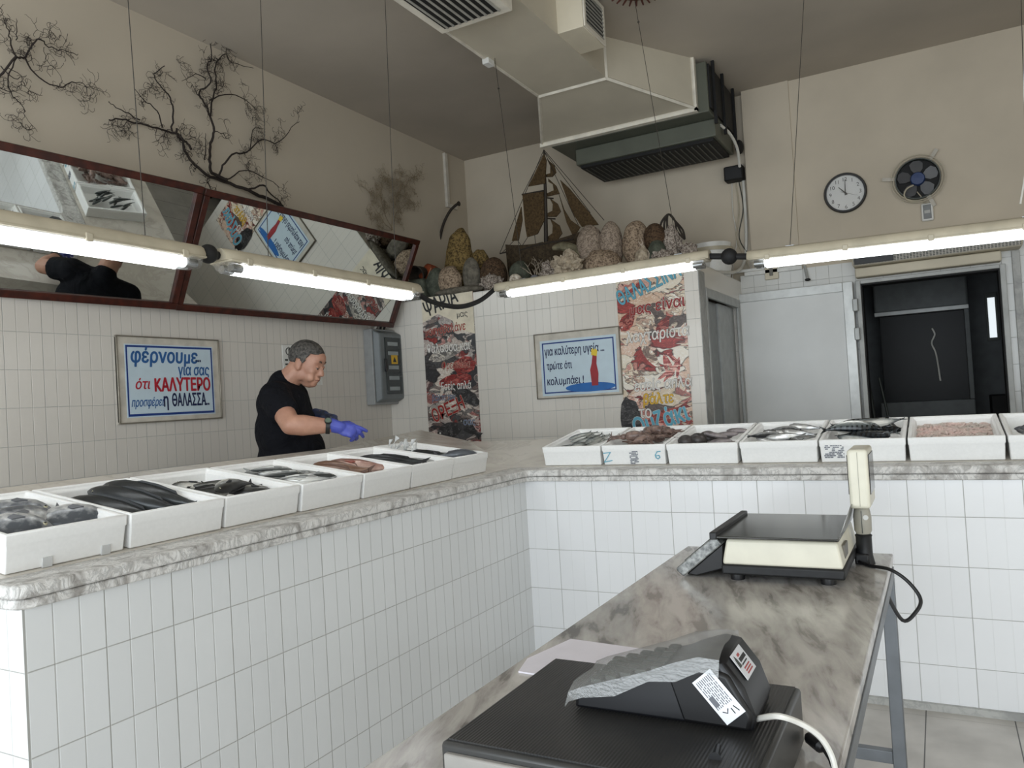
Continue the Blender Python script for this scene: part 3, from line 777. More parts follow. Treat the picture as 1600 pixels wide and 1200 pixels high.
# ------------------------------------------------------------------ tilted mirrors
q = NT('mirror_glass'); q.b.inputs['Base Color'].default_value = (.72, .75, .73, 1); q.b.inputs['Metallic'].default_value = 1; q.b.inputs['Roughness'].default_value = 0.012
M_mir = q.m
mth = radians(26)
MB0 = Vector((-4.07, 5.36, 2.045)); MH = .775
def mirror(y0, y1, label, ph=-1.5, out=0.0, base_y=0.0):
    mph = radians(ph)
    MN = Vector((cos(mth) * cos(mph), sin(mph), -sin(mth) * cos(mph))); MU = Vector((-MN.y, MN.x, 0)).normalized(); MV = MN.cross(MU)
    if MV.z < 0: MV = -MV
    up, n, H = MV, MN, MH
    M = Matrix(((up.x, MU.x, n.x, MB0.x + out), (up.y, MU.y, n.y, MB0.y + base_y), (up.z, MU.z, n.z, MB0.z), (0, 0, 0, 1)))
    t = thing('framed_mirror', label, 'mirror', M @ Vector((0, (y0 + y1) / 2, 0)), 'tilted mirrors on the left wall')
    f = .042
    bm = NB(); add_box(bm, (f * .6, y0 + f * .6, -.006), (H - f * .6, y1 - f * .6, .004), M); obj('mirror_glass', bm, M_mir, t)
    bm = NB()
    add_box(bm, (0, y0, -.012), (f, y1, .022), M); add_box(bm, (H - f, y0, -.012), (H, y1, .022), M)
    add_box(bm, (f, y0, -.012), (H - f, y0 + f, .022), M); add_box(bm, (f, y1 - f, -.012), (H - f, y1, .022), M)
    obj('frame', bm, M_mah, t, .004)
    bm = NB(); add_box(bm, (.004, y0 + .01, -.02), (H - .004, y1 - .01, -.012), M); obj('backing_board', bm, mat('mirror_backing', (60, 48, 40), 0.8), t)
mirror(-1.27, 0.0, 'long brown framed mirror tilted over left counter, the one nearer the camera', -4.0, -.045, -2.128)
mirror(-2.122, 0.0, 'long brown framed mirror tilted on left wall beside the ledge corner')

# ------------------------------------------------------------------ signs and posters
M_sign = mat('pale_blue_board', (196, 214, 224), 0.35, var=0.02)
M_signw = mat('sign_white_margin', (226, 224, 216), 0.5)
M_navy = mat('navy_print', (26, 58, 128), 0.5)
M_blue = mat('blue_print', (40, 92, 150), 0.5)
M_red = mat('crimson_print', (176, 24, 44), 0.5)
M_dnavy = mat('dark_navy_print', (20, 32, 78), 0.5)
def board(label, o, xd, wd, ht, n):
    """framed sign: o lower left corner on the wall, xd along it, n out of it"""
    o, xd, n = Vector(o), Vector(xd), Vector(n); Z = Vector((0, 0, 1))
    M = Matrix(((xd.x, Z.x, n.x, o.x), (xd.y, Z.y, n.y, o.y), (xd.z, Z.z, n.z, o.z), (0, 0, 0, 1)))
    t = thing('wall_sign', label, 'sign', o + xd * wd / 2)
    bm = NB(); add_box(bm, (0, 0, .001), (wd, ht, .012), M); obj('backing_board', bm, mat('sign_white_board', (202, 196, 184), 0.5, var=.08), t)
    bm = NB(); e = .008
    for a, b in (((0, 0), (wd, e)), ((0, ht - e), (wd, ht)), ((0, e), (e, ht - e)), ((wd - e, e), (wd, ht - e))): add_box(bm, (a[0], a[1], .001), (b[0], b[1], .022), M)
    obj('frame', bm, mat('sign_metal_frame', (140, 134, 122), 0.4, 0.5), t, .003)
    return t, M
t, M = board('framed blue and white sign with red word, on left wall below the mirrors', (XW, 2.872, 1.350), (0, 1, 0), .742, .524, (1, 0, 0))
bm = NB(); add_box(bm, (.055, .035, .012), (.690, .475, .014), M); obj('printed_panel', bm, M_sign, t)
bm = NB()
for a, b in (((.062, .042), (.683, .056)), ((.062, .456), (.683, .468)), ((.062, .056), (.072, .456)), ((.673, .056), (.683, .456))): add_box(bm, (a[0], a[1], .0135), (b[0], b[1], .0148), M)
obj('printed_border', bm, M_navy, t)
def line(t, M, body, x, y, size, m, weight=.012, sx=1.0, shear=.15, rot=0.0, dz=.0150, edge=None):
    if edge is not None: line(t, M, body, x, y, size, edge, weight + .018, sx, shear, rot, dz - .0006)
    xd = M.to_3x3() @ Vector((cos(rot), sin(rot), 0)); yd = M.to_3x3() @ Vector((-sin(rot), cos(rot), 0))
    text(body, size, m, t, M @ Vector((x, y, dz)), xd, yd, weight, shear, .0004, 'LEFT', sx)
line(t, M, 'φέρνουμε', .088, .365, .122, M_blue, .036, .84, .1); line(t, M, '...', .55, .375, .10, M_dnavy, .03, .7, 0)
line(t, M, 'για σας', .415, .288, .095, M_blue, .028, .70, .1)
line(t, M, 'ότι', .110, .205, .085, M_red, .022, .9, .25)
line(t, M, 'ΚΑΛΥΤΕΡΟ', .242, .190, .112, M_red, .050, .70, 0)
line(t, M, 'προσφέρει', .082, .100, .072, M_blue, .02, .60, .3)
line(t, M, 'η', .300, .095, .112, M_dnavy, .036, .62, 0); line(t, M, 'ΘΑΛΑΣΣΑ', .362, .095, .108, M_dnavy, .036, .49, 0)
line(t, M, '...', .605, .095, .10, M_dnavy, .03, .62, 0)
t, M = board('framed blue sign on the tiled closet wall, red figure above a blue oval', (-2.759, YL, 1.350), (1, 0, 0), .714, .510, (0, -1, 0))
bm = NB(); add_box(bm, (.050, .022, .012), (.682, .452, .014), M); obj('printed_panel', bm, M_sign, t)
bm = NB()
for a, b in (((.068, .040), (.664, .050)), ((.068, .424), (.664, .434)), ((.068, .05), (.078, .424)), ((.654, .05), (.664, .424))): add_box(bm, (a[0], a[1], .0135), (b[0], b[1], .0148), M)
obj('printed_border', bm, M_navy, t)
line(t, M, 'για καλύτερη υγεία ...', .085, .335, .088, M_dnavy, .024, .56, .05)
line(t, M, 'τρώτε ότι', .098, .225, .080, M_dnavy, .024, .60, .05)
line(t, M, 'κολυμπάει !', .092, .105, .082, M_dnavy, .024, .70, .05)
bm = NB(); add_lathe(bm, [(.001, 0), (.205, .0), (.205, .0012), (.001, .0012)], M @ Matrix.Translation((.455, .072, .0145)) @ Matrix.Diagonal((1, .17, 1, 1)), 32); obj('printed_oval', bm, mat('oval_blue', (36, 104, 176), 0.5), t)
bm = NB(); add_prism(bm, [M @ Vector(p) for p in ((.470, .08, .0155), (.520, .08, .0155), (.528, .17, .0155), (.516, .245, .0155), (.522, .30, .0155), (.488, .31, .0155), (.478, .25, .0155), (.462, .20, .0155))], M.to_3x3() @ Vector((0, 0, .001)))
obj('printed_figure', bm, mat('figure_red', (158, 44, 52), 0.5), t)
bm = NB(); add_prism(bm, [M @ Vector(p) for p in ((.478, .31, .0155), (.522, .30, .0155), (.530, .34, .0155), (.515, .36, .0155), (.505, .345, .0155), (.492, .365, .0155), (.480, .345, .0155))], M.to_3x3() @ Vector((0, 0, .001)))
obj('printed_figure', bm, mat('figure_yellow', (232, 200, 60), 0.5), t)
# white notice behind the man
t = thing('paper_notice', 'white paper notice with black heading, taped to wall behind the man', 'notice', (XW, 4.4, 1.56))
obj('paper', add_box(NB(), (XW + .001, 4.20, 1.565), (XW + .006, 4.605, 1.862)), mat('paper_white', (226, 226, 222), 0.7), t)
text('Φρίσσα', .085, M_blk, t, (XW + .0068, 4.225, 1.785), (0, 1, 0), (0, 0, 1), .004, 0, .0004)
bm = NB(); rr = random.Random(5)
for k in range(5):
    y = 4.22
    while y < 4.56:
        L = rr.uniform(.012, .04); add_box(bm, (XW + .005, y, 1.745 - k * .032), (XW + .0068, min(y + L, 4.58), 1.758 - k * .032)); y += L + .012
obj('small_print', bm, M_dkg, t)

# posters of seafood
def collage_mat(name, seed, ramp_stops, scale):
    q = NT(name); b = q.b
    g = q.n('ShaderNodeNewGeometry'); mp = q.n('ShaderNodeMapping'); q.l(g.outputs['Position'], mp.inputs[0]); mp.inputs['Location'].default_value = (seed, seed * 2, seed * 3)
    mp.inputs['Rotation'].default_value = (0, .55, 0); mp.inputs['Scale'].default_value = (1.0, 1.0, 1.9)
    n1 = q.n('ShaderNodeTexNoise', i_Scale=4.0, i_Detail=3.0, i_Distortion=1.0); q.l(mp.outputs[0], n1.inputs['Vector'])
    wv = q.mix(0.30, mp.outputs[0], n1.outputs['Color'])
    v1 = q.n('ShaderNodeTexVoronoi', i_Scale=scale); q.l(wv, v1.inputs['Vector'])
    v2 = q.n('ShaderNodeTexVoronoi', i_Scale=scale * 3.1, i_Randomness=.9); q.l(wv, v2.inputs['Vector'])
    ve = q.n('ShaderNodeTexVoronoi', feature='DISTANCE_TO_EDGE', i_Scale=scale); q.l(wv, ve.inputs['Vector'])
    n2 = q.n('ShaderNodeTexNoise', i_Scale=55.0, i_Detail=5.0, i_Distortion=1.5); q.l(wv, n2.inputs['Vector'])
    sx = q.n('ShaderNodeSeparateColor'); q.l(v1.outputs['Color'], sx.inputs[0])
    sy = q.n('ShaderNodeSeparateColor'); q.l(v2.outputs['Color'], sy.inputs[0])
    c1 = q.ramp(sx.outputs[0], ramp_stops, 'CONSTANT'); c2 = q.ramp(sy.outputs[1], ramp_stops, 'CONSTANT')
    pick = q.math('GREATER_THAN', sx.outputs[1], .52)
    col = q.mix(q.math('MULTIPLY', pick, .8), c1, c2)
    hl = q.ramp(n2.outputs['Fac'], [(.36, lin(40, 34, 34)), (.46, lin(128, 120, 118)), (.55, lin(150, 142, 138)), (.64, lin(255, 250, 244))])
    col = q.mix(.5, col, hl, 'OVERLAY')
    dk = q.n('ShaderNodeMapRange'); dk.inputs[1].default_value = 0.0; dk.inputs[2].default_value = .05; dk.inputs[3].default_value = .85; dk.inputs[4].default_value = 0.0
    q.l(ve.outputs['Distance'], dk.inputs[0])
    q.l(q.mix(dk.outputs[0], col, lin(40, 32, 32)), b.inputs['Base Color'])
    b.inputs['Roughness'].default_value = 0.3
    return q.m
def stops(*cols): return [(i / len(cols), lin(*c)) for i, c in enumerate(cols)]
M_p1 = collage_mat('poster_collage_grey_red', 1.3, stops((196, 188, 182), (150, 58, 54), (216, 208, 200), (78, 78, 80), (190, 132, 124), (52, 52, 56), (206, 200, 194), (112, 96, 92)), 6.0)
M_p2 = collage_mat('poster_collage_pink_cream', 4.1, stops((226, 214, 198), (206, 150, 138), (240, 234, 224), (104, 92, 88), (222, 200, 182), (236, 228, 214), (168, 66, 62), (228, 206, 192)), 6.5)
M_pw = mat('print_white', (228, 224, 218), 0.5); M_pr = mat('print_red', (150, 34, 32), 0.5); M_pb = mat('print_black', (26, 24, 26), 0.5)
M_pc = mat('print_cyan', (98, 172, 196), 0.5); M_py = mat('print_yellow', (222, 176, 52), 0.5); M_pbl = mat('print_steel_blue', (92, 116, 148), 0.5); M_pcream = mat('print_cream', (222, 212, 190), 0.5); M_pgrey = mat('print_grey', (172, 168, 166), 0.5)
M_pink = mat('print_pink', (206, 128, 122), 0.5, c2=(178, 92, 88), vscale=30); M_psil = mat('print_silver', (190, 188, 182), 0.5, c2=(112, 112, 112), vscale=22); M_pdk = mat('print_dark_fish', (62, 62, 64), 0.5, c2=(34, 34, 36), vscale=24)
ZC_ = [0]
def poster(label, x0, z0, wd, ht, m):
    M = Matrix(((1, 0, 0, x0), (0, 0, -1, YL), (0, 1, 0, z0), (0, 0, 0, 1)))
    t = thing('seafood_poster', label, 'poster', (x0 + wd / 2, YL, z0))
    bm = NB(); add_box(bm, (0, 0, .001), (wd, ht, .006), M); obj('printed_sheet', bm, m, t)
    return t, M
def pfish(t, M, x, y, L, H, rot, m, z=.0062):
    ZC_[0] += 1; z += .00006 * (ZC_[0] % 20)
    pr_ = [(0, 0), (.08, .3), (.22, .46), (.42, .5), (.62, .36), (.8, .14), (1, .36), (.95, 0), (1, -.36), (.8, -.14), (.62, -.34), (.42, -.46), (.22, -.42), (.08, -.26)]
    T = M @ Matrix.Translation((x, y, z)) @ Matrix.Rotation(rot, 4, 'Z')
    bm = NB(); add_prism(bm, [T @ Vector((a * L, b * H, 0)) for a, b in pr_], M.to_3x3() @ Vector((0, 0, .0006)))
    f = obj('printed_fish', bm, m, t)
    bm = NB(); add_lathe(bm, [(.001, .0006), (H * .05, .0006), (H * .05, .0011), (.001, .0011)], T @ Matrix.Translation((L * .12, H * .1, 0)), 10); obj('printed_eye', bm, M_pw, f)
def blob(t, M, x, y, rx, ry, rot, m, name='printed_shape', z=.0060, seed=0):
    ZC_[0] += 1; z += .00006 * (ZC_[0] % 20)
    r = random.Random(seed); T = M @ Matrix.Translation((x, y, z)) @ Matrix.Rotation(rot, 4, 'Z'); n = 18
    bm = NB(); add_prism(bm, [T @ Vector((rx * cos(2 * PI * k / n) * r.uniform(.85, 1.1), ry * sin(2 * PI * k / n) * r.uniform(.85, 1.1), 0)) for k in range(n)], M.to_3x3() @ Vector((0, 0, .0005)))
    obj(name, bm, m, t)
t, M = poster('tall narrow seafood poster at the room corner, red word leaning across its foot', -3.812, 1.02, .512, 1.25, M_p1)
bm = NB(); add_prism(bm, [M @ Vector(p) for p in ((.0, 1.04, .0058), (.16, 1.10, .0058), (.30, 1.03, .0058), (.36, .95, .0058), (.512, .90, .0058), (.512, 1.25, .0058), (0, 1.25, .0058))], (0, -.0006, 0)); obj('printed_shape', bm, M_pcream, t)
M_meat = collage_mat('print_meat', 7.7, stops((150, 44, 42), (176, 70, 64), (120, 30, 30), (196, 110, 100)), 16.0); M_dkf = collage_mat('print_dark_scales', 9.1, stops((40, 40, 42), (66, 66, 68), (30, 30, 32), (96, 96, 96)), 20.0); M_ltf = collage_mat('print_pale_scales', 11.3, stops((206, 202, 194), (176, 172, 166), (228, 222, 212), (120, 118, 116)), 16.0)
pfish(t, M, .04, .72, .46, .11, .22, M_ltf); blob(t, M, .39, .645, .11, .08, .2, M_meat, seed=2); blob(t, M, .30, .53, .17, .055, .1, M_meat, seed=3)
blob(t, M, .385, .40, .16, .06, -.5, M_dkf, seed=4); pfish(t, M, .08, .07, .34, .15, .3, M_dkf); pfish(t, M, .30, .20, .26, .10, -.6, M_dkf); blob(t, M, .12, .30, .11, .05, .1, M_ltf, seed=6)
L_ = lambda *a, **k: line(t, M, *a, dz=.0090, **k)
L_('ΨΑΡΙΑ', .04, 1.08, .18, M_pb, weight=.024, sx=.62, rot=.30, shear=0); L_('μας', .345, 1.05, .07, M_pb, weight=.004, sx=.9, shear=0)
L_('μοσχοβολάνε', .02, .925, .098, M_pr, weight=.010, sx=.64, rot=.04, edge=M_pcream); L_('θάλασσα και', .03, .775, .105, M_pw, weight=.022, sx=.66, shear=0, edge=M_pb); L_('Φρεσκάδα', .165, .630, .088, M_pr, weight=.008, sx=.64, edge=M_pcream)
L_('Εσείς απλά', .15, .455, .09, M_pw, weight=.014, sx=.62, shear=0, edge=M_pb); L_('βάλτε την', .05, .37, .075, M_pbl, weight=.006, sx=.66, edge=M_pgrey); L_('ΟΡΕΞΗ', .062, .185, .155, M_pr, weight=.030, sx=.66, rot=.34, shear=0, edge=M_pcream); L_('σας', .35, .155, .08, M_pbl, weight=.010, sx=.8, shear=0, edge=M_pw)
t, M = poster('wide seafood poster at the closet corner, blue capitals at top, yellow word low', -2.052, 1.02, .512, 1.20, M_p2)
M_redf = collage_mat('print_red_scales', 5.2, stops((158, 48, 46), (186, 84, 74), (128, 36, 36), (206, 130, 116)), 18.0); M_tent = collage_mat('print_pink_arms', 6.6, stops((222, 150, 140), (196, 96, 92), (236, 190, 178), (170, 60, 60)), 22.0); M_shl = collage_mat('print_shells', 8.4, stops((232, 220, 204), (206, 184, 164), (246, 240, 230), (150, 128, 116)), 20.0)
pfish(t, M, .02, .80, .20, .11, .9, M_redf); pfish(t, M, .30, .74, .18, .09, 1.0, M_redf); blob(t, M, .21, .86, .08, .08, 0, M_shl, seed=8); blob(t, M, .42, .96, .10, .08, .3, M_shl, seed=18)
for k in range(7): blob(t, M, .34 + .03 * (k % 4), .46 + .035 * (k // 2), .075, .014, .5 + .3 * k, M_tent, seed=20 + k)
for k in range(8): blob(t, M, .05 + .035 * (k % 4), .43 + .05 * (k // 4), .026, .024, 0, M_shl, seed=40 + k)
pfish(t, M, .17, .68, .26, .075, -.95, M_shl); blob(t, M, .05, .16, .08, .15, .1, M_dkf, seed=50); pfish(t, M, .12, .10, .40, .07, .35, M_redf); pfish(t, M, .16, .05, .36, .06, .32, M_tent)
L_('ΘΑΛΑΣΣΙΝΑ', .02, .985, .15, M_pc, weight=.030, sx=.58, rot=.34, shear=0, edge=M_pdk); L_('μας είναι', .09, .905, .115, M_pr, weight=.024, sx=.84, rot=.07, edge=M_pw)
L_('λαχταριστά', .05, .705, .115, M_pw, weight=.020, sx=.74, rot=.04, edge=M_pb); L_('εσείς απλά', .09, .345, .11, M_pw, weight=.020, sx=.74, rot=.04, edge=M_pb); L_('βάλτε', .15, .245, .11, M_py, weight=.024, sx=.74, rot=.03, edge=M_pb); L_('το', .115, .150, .12, M_pw, weight=.020, sx=.8, shear=0, edge=M_pb); L_('Ουζάκι', .08, .015, .18, M_pc, weight=.036, sx=.72, rot=.26, shear=0, edge=M_pw)

# ------------------------------------------------------------------ electric panel in the corner
t = thing('electrical_panel', 'grey electrical panel with dark window and yellow sticker in the corner', 'electrical panel', (XW, 5.38, 1.37))
M_pg = mat('panel_grey', (112, 118, 120), 0.45); M_pl = mat('panel_side_grey', (150, 152, 152), 0.5)
obj('back_box', add_box(NB(), (XW, 5.13, 1.385), (XW + .09, 5.455, 2.025)), M_pl, t, .008)
obj('front_cover', add_prism(NB(), [(XW + .09, 5.14, 1.40), (XW + .145, 5.17, 1.43), (XW + .145, 5.17, 1.98), (XW + .09, 5.14, 2.015)], (0, .30, 0)), M_pg, t, .01)
wd = obj('window_door', add_box(NB(), (XW + .145, 5.225, 1.47), (XW + .152, 5.44, 1.95)), mat('smoked_window', (38, 46, 48), 0.12), t, .006)
obj('door_handle', add_box(NB(), (XW + .15, 5.205, 1.66), (XW + .165, 5.235, 1.77)), M_blk, wd, .004)
for k, z in enumerate((1.50, 1.59, 1.68, 1.80, 1.88)):
    obj('breaker_row', add_box(NB(), (XW + .150, 5.26, z), (XW + .1535, 5.40, z + .032)), mat('breaker_grey', (150, 158, 160), 0.5), wd, .002)
st = obj('warning_sticker', add_box(NB(), (XW + .152, 5.30, 1.725), (XW + .1545, 5.385, 1.80)), mat('sticker_yellow', (214, 170, 40), 0.5), wd)
obj('warning_symbol', add_prism(NB(), [(XW + .1545, 5.318, 1.742), (XW + .1545, 5.367, 1.742), (XW + .1545, 5.3425, 1.785)], (.0008, 0, 0)), M_blk, st)
bm = NB()
for k, (dy, x) in enumerate([(0, .03), (.03, .05), (.055, .03), (.08, .05)]):
    add_tube(bm, smooth_pts([(XW + x, 5.27 + dy, 2.02), (XW + x, 5.31 + dy, 2.12), (XW + x + .02, 5.36 + dy * .5, 2.28), (XW + .03, 5.38 + dy * .5, 2.5)], 5), .010 if k % 2 else .007, 7)
tag(obj('panel_cables', bm, M_blkm), 'bundle of dark cables rising from the electrical panel behind the mirror', 'cables')
tag(obj('white_conduit', add_tube(NB(), smooth_pts([(XW + .07, 5.20, 2.02), (XW + .08, 5.26, 2.10), (XW + .10, 5.36, 2.18), (XW + .08, 5.43, 2.32)], 6), .010, 8), M_cable_w), 'white cable curving up from top of electrical panel', 'cable')
# ------------------------------------------------------------------ ledge: sponges, shells, stones
def rock_mat(name, c, c2, scale, bump=0.8, holes=False, rough=0.85):
    q = NT(name); b = q.b
    tc = q.n('ShaderNodeTexCoord')
    nz = q.n('ShaderNodeTexNoise', i_Scale=scale, i_Detail=8.0, i_Roughness=.7); q.l(tc.outputs['Object'], nz.inputs['Vector'])
    vo = q.n('ShaderNodeTexVoronoi', i_Scale=scale * 2.2); q.l(tc.outputs['Object'], vo.inputs['Vector'])
    f = q.math('MULTIPLY', nz.outputs['Fac'], q.math('ADD', q.math('MULTIPLY', vo.outputs['Distance'], .9), .55)) if holes else nz.outputs['Fac']
    q.l(q.ramp(f, [(0.32, lin(*c2)), (0.62, lin(*c))]), b.inputs['Base Color'])
    b.inputs['Roughness'].default_value = rough; b.inputs['Specular IOR Level'].default_value = .2
    q.bump(f, bump, 0.015); MATS[name] = q.m; return q.m
R_tan = rock_mat('sponge_tan', (172, 152, 130), (96, 80, 66), 30, holes=True)
R_gold = rock_mat('sponge_golden', (138, 116, 72), (64, 52, 34), 26, holes=True)
R_pale = rock_mat('sponge_pale', (168, 152, 136), (112, 98, 86), 36, holes=True)
R_brown = rock_mat('sponge_brown', (96, 76, 58), (46, 36, 28), 34, holes=True)
R_grey = rock_mat('stone_grey', (122, 116, 104), (74, 70, 62), 22)
R_green = rock_mat('stone_green', (92, 96, 84), (54, 58, 50), 18)
R_barn = rock_mat('barnacle_crust', (196, 184, 172), (84, 70, 62), 42, bump=1.0, holes=True)
R_white = rock_mat('white_coral', (204, 190, 168), (120, 106, 90), 26)
R_rust = rock_mat('orange_clay', (150, 74, 44), (82, 40, 26), 16, bump=.3)
R_dark = rock_mat('dark_metal_rust', (58, 52, 46), (30, 27, 24), 20, bump=.4, rough=.6)
def ledge_item(name, px, py, Y, w_px, top_py, m, label, cat, group=None, seed=1, amp=.16, freq=10, depth=1.0, base=None, sharp=False, sub=4):
    """stone or sponge standing on the ledge: middle at px, top at top_py"""
    zt_ = at(px, top_py, 'Y', Y).z; x = at(px, py, 'Y', Y).x
    rx = abs(at(px + w_px / 2, py, 'Y', Y).x - x); zb_ = ZL if base is None else base
    rz = (zt_ - zb_) / 2
    bm = lump(name, m, (rx, rx * depth, rz), seed, amp, freq, sub, sharp)
    lo = min(v.co.z for v in bm.verts)
    o = obj(name, bm, m, None, local=True); o.location = (x, Y, zb_ - lo * .97)
    tag(o, label, cat, group); return o
li = ledge_item
li('sea_sponge', 717, 388, 5.84, 44, 362, R_gold, 'tall golden brown sea sponge, biggest at the corner end of ledge', 'sponge', seed=2, amp=.2, freq=6, depth=.8)
li('sea_sponge', 704, 435, 5.60, 36, 413, R_tan, 'cone shaped tan sponge in front of the tall golden one', 'sponge', seed=5, amp=.14, depth=.7)
li('stone', 737, 430, 5.62, 28, 402, R_grey, 'upright smooth grey stone beside the tall golden sponge', 'stone', seed=9, amp=.06, freq=5, depth=.6)
li('sea_sponge', 749, 415, 5.80, 34, 388, R_gold, 'golden sponge behind the upright grey stone', 'sponge', seed=12, amp=.15, depth=.7)
li('sea_sponge', 771, 420, 5.66, 38, 401, R_brown, 'round dark brown sponge left of the ship', 'sponge', seed=14, amp=.03)
li('barnacle_cluster', 769, 443, 5.56, 30, 428, R_barn, 'small crusty cluster of barnacles before the round brown sponge', 'barnacles', seed=16, amp=.4, freq=22, sharp=True)
li('stone', 683, 434, 5.62, 30, 418, R_green, 'low greenish stone between orange pot and cone sponge', 'stone', seed=17, amp=.1)
li('stone', 812, 420, 5.66, 30, 405, R_green, 'greenish stone under the bow of the ship', 'stone', seed=19, amp=.1)
li('sea_sponge', 922, 373, 5.70, 42, 350, R_pale, 'round pale sponge just right of the ship sails, left one of a pair', 'sponge', seed=21, amp=.05, base=2.325)
li('sea_sponge', 954, 369, 5.70, 36, 344, R_pale, 'tall oval pale sponge, right one of the pair beside the ship', 'sponge', seed=23, amp=.06, base=2.33)
li('sea_sponge', 940, 410, 5.62, 56, 389, R_tan, 'low pinkish sponge with an arched hollow, under the pale pair', 'sponge', seed=25, amp=.16, freq=9, depth=.8)
li('sea_sponge', 995, 368, 5.72, 46, 343, R_tan, 'large oval tan sponge left of the dark round one', 'sponge', seed=27, amp=.06, base=2.30)
li('sea_sponge', 1023, 366, 5.64, 34, 348, R_brown, 'dark round sponge near the right end of the ledge', 'sponge', seed=29, amp=.02, base=2.40)
li('stone', 1026, 390, 5.60, 30, 374, R_green, 'grey green stone below the dark round sponge', 'stone', seed=31, amp=.1)
li('barnacle_cluster', 1034, 402, 5.56, 34, 392, R_barn, 'flat barnacle crusted lump beneath the encrusted jug', 'barnacles', seed=33, amp=.4, freq=20, sharp=True)
li('barnacle_cluster', 1077, 392, 5.60, 28, 379, R_barn, 'barnacle crusted lump at the right end of the ledge', 'barnacles', seed=35, amp=.4, freq=20, sharp=True)
li('coral_chunk', 888, 412, 5.56, 48, 397, R_white, 'rough white coral chunk below the ship hull', 'coral', seed=37, amp=.45, freq=16, sharp=True)
li('shell_cluster', 859, 424, 5.55, 26, 410, R_barn, 'clump of small shells left of the white coral chunk', 'shells', seed=39, amp=.4, freq=24, sharp=True)
li('scallop_shell', 1003, 402, 5.56, 22, 386, R_white, 'white crusty shell lump below the large oval sponge', 'shell', seed=41, amp=.3, freq=16)
li('stone_slab', 716, 455, 5.50, 80, 448, R_grey, 'thin flat stone slab at the ledge edge over the narrow poster', 'stone', seed=43, amp=.1, freq=6, depth=.3)
# snail shells
def snail(x, y, Y, r, label, m):
    c = at(x, y, 'Y', Y); c.z = ZL + r * .95
    bm = NB(); pts = []; rad = []
    for k in range(46):
        a = k * .42; s = math.exp(-.085 * k)
        pts.append(c + Vector((cos(a) * r * .62 * s, -r * .75 * (1 - s), sin(a) * r * .62 * s))); rad.append(r * .40 * s)
    add_tube(bm, pts, rad, 10); add_ball(bm, c, (r * .5, r * .45, r * .5))
    tag(obj('sea_snail_shell', bm, m), label, 'shell')
M_shell = mat('snail_shell', (206, 198, 184), 0.4, c2=(150, 136, 118), vscale=30)
snail(804, 436, 5.53, .066, 'white spiral snail shell at the left end of the third light', M_shell)
snail(969, 412, 5.52, .046, 'small striped spiral snail shell below the pale sponge pair', M_shell)
snail(834, 428, 5.54, .050, 'bluish grey spiral shell right of the white snail shell', mat('blue_grey_shell', (112, 112, 116), 0.4, c2=(72, 72, 76), vscale=30))
# long curved shell
a = [at(864, 388, 'Y', 5.66), at(880, 385, 'Y', 5.66), at(900, 392, 'Y', 5.66), at(912, 402, 'Y', 5.64), at(921, 410, 'Y', 5.62)]
tag(obj('tusk_shell', add_tube(NB(), smooth_pts(a, 5), [.012 + .032 * sin(PI * min(1, i / 20 * .95 + .05)) for i in range(21)], 10), mat('olive_shell', (128, 122, 98), 0.5, c2=(88, 82, 64), vscale=20)), 'long curved olive shell arching over the white coral chunk', 'shell')
# branching corals
def twig_net(name, roots, m, label, cat, seed, n, length, r0, kids, Y, spread=.9, updir=(0, 0, 1)):
    rr = random.Random(seed); bm = NB()
    def grow(p, d, L, r, lev):
        pts = [p.copy()]; k = 5
        for i in range(k):
            d = (d + Vector((rr.uniform(-.4, .4), rr.uniform(-.25, .25), rr.uniform(-.3, .35)))).normalized()
            p = p + d * L / k; pts.append(p.copy())
        add_tube(bm, pts, [r * (1 - .55 * i / k) for i in range(k + 1)], 5)
        if lev > 0:
            for j in range(kids):
                q_ = pts[rr.randint(1, k)]; dd = (d + Vector((rr.uniform(-spread, spread), rr.uniform(-.4, .4), rr.uniform(-.4, .7)))).normalized()
                grow(q_, dd, L * .62, r * .6, lev - 1)
    for p in roots:
        for j in range(n): grow(Vector(p), Vector((rr.uniform(-spread, spread), rr.uniform(-.3, .3), 1)).normalized(), length, r0, 2)
    return tag(obj(name, bm, m), label, cat)
c = at(845, 428, 'Y', 5.58); c.z = ZL
twig_net('fan_coral', [c], mat('pale_coral_twig', (150, 138, 122), 0.7), 'pale twiggy fan coral before the ship hull', 'coral', 4, 6, .13, .006, 3, 5.58)
c = at(1006, 400, 'Y', 5.6); c.z = ZL
twig_net('branch_coral', [c], mat('white_coral_twig', (206, 190, 172), 0.7), 'white branching coral between oval sponge and grey green stone', 'coral', 6, 4, .14, .014, 2, 5.6)
# orange clay pot wrapped in net string
t = thing('clay_pot', 'orange clay pot tied with string at the left end of the ledge', 'pot', at(664, 404, 'Y', 5.72))
c = at(664, 408, 'Y', 5.72); c.z = ZL + .185
T = Matrix.Translation(c) @ Matrix.Rotation(.5, 4, 'Y')
bm = NB(); add_lathe(bm, [(.03, -.185), (.075, -.165), (.10, -.09), (.105, 0), (.095, .08), (.065, .145), (.05, .165), (.035, .166), (.03, .12)], T, 24); obj('pot_body', bm, R_rust, t)
bm = NB()
for k in range(6):
    a_ = k * PI / 3; add_tube(bm, [T @ Vector((cos(a_) * r_, sin(a_) * r_, z_)) for r_, z_ in ((.08, -.165), (.106, -.09), (.111, 0), (.10, .08), (.07, .148))], .0035, 5)
obj('net_string', bm, mat('net_string', (168, 136, 110), 0.8), t)
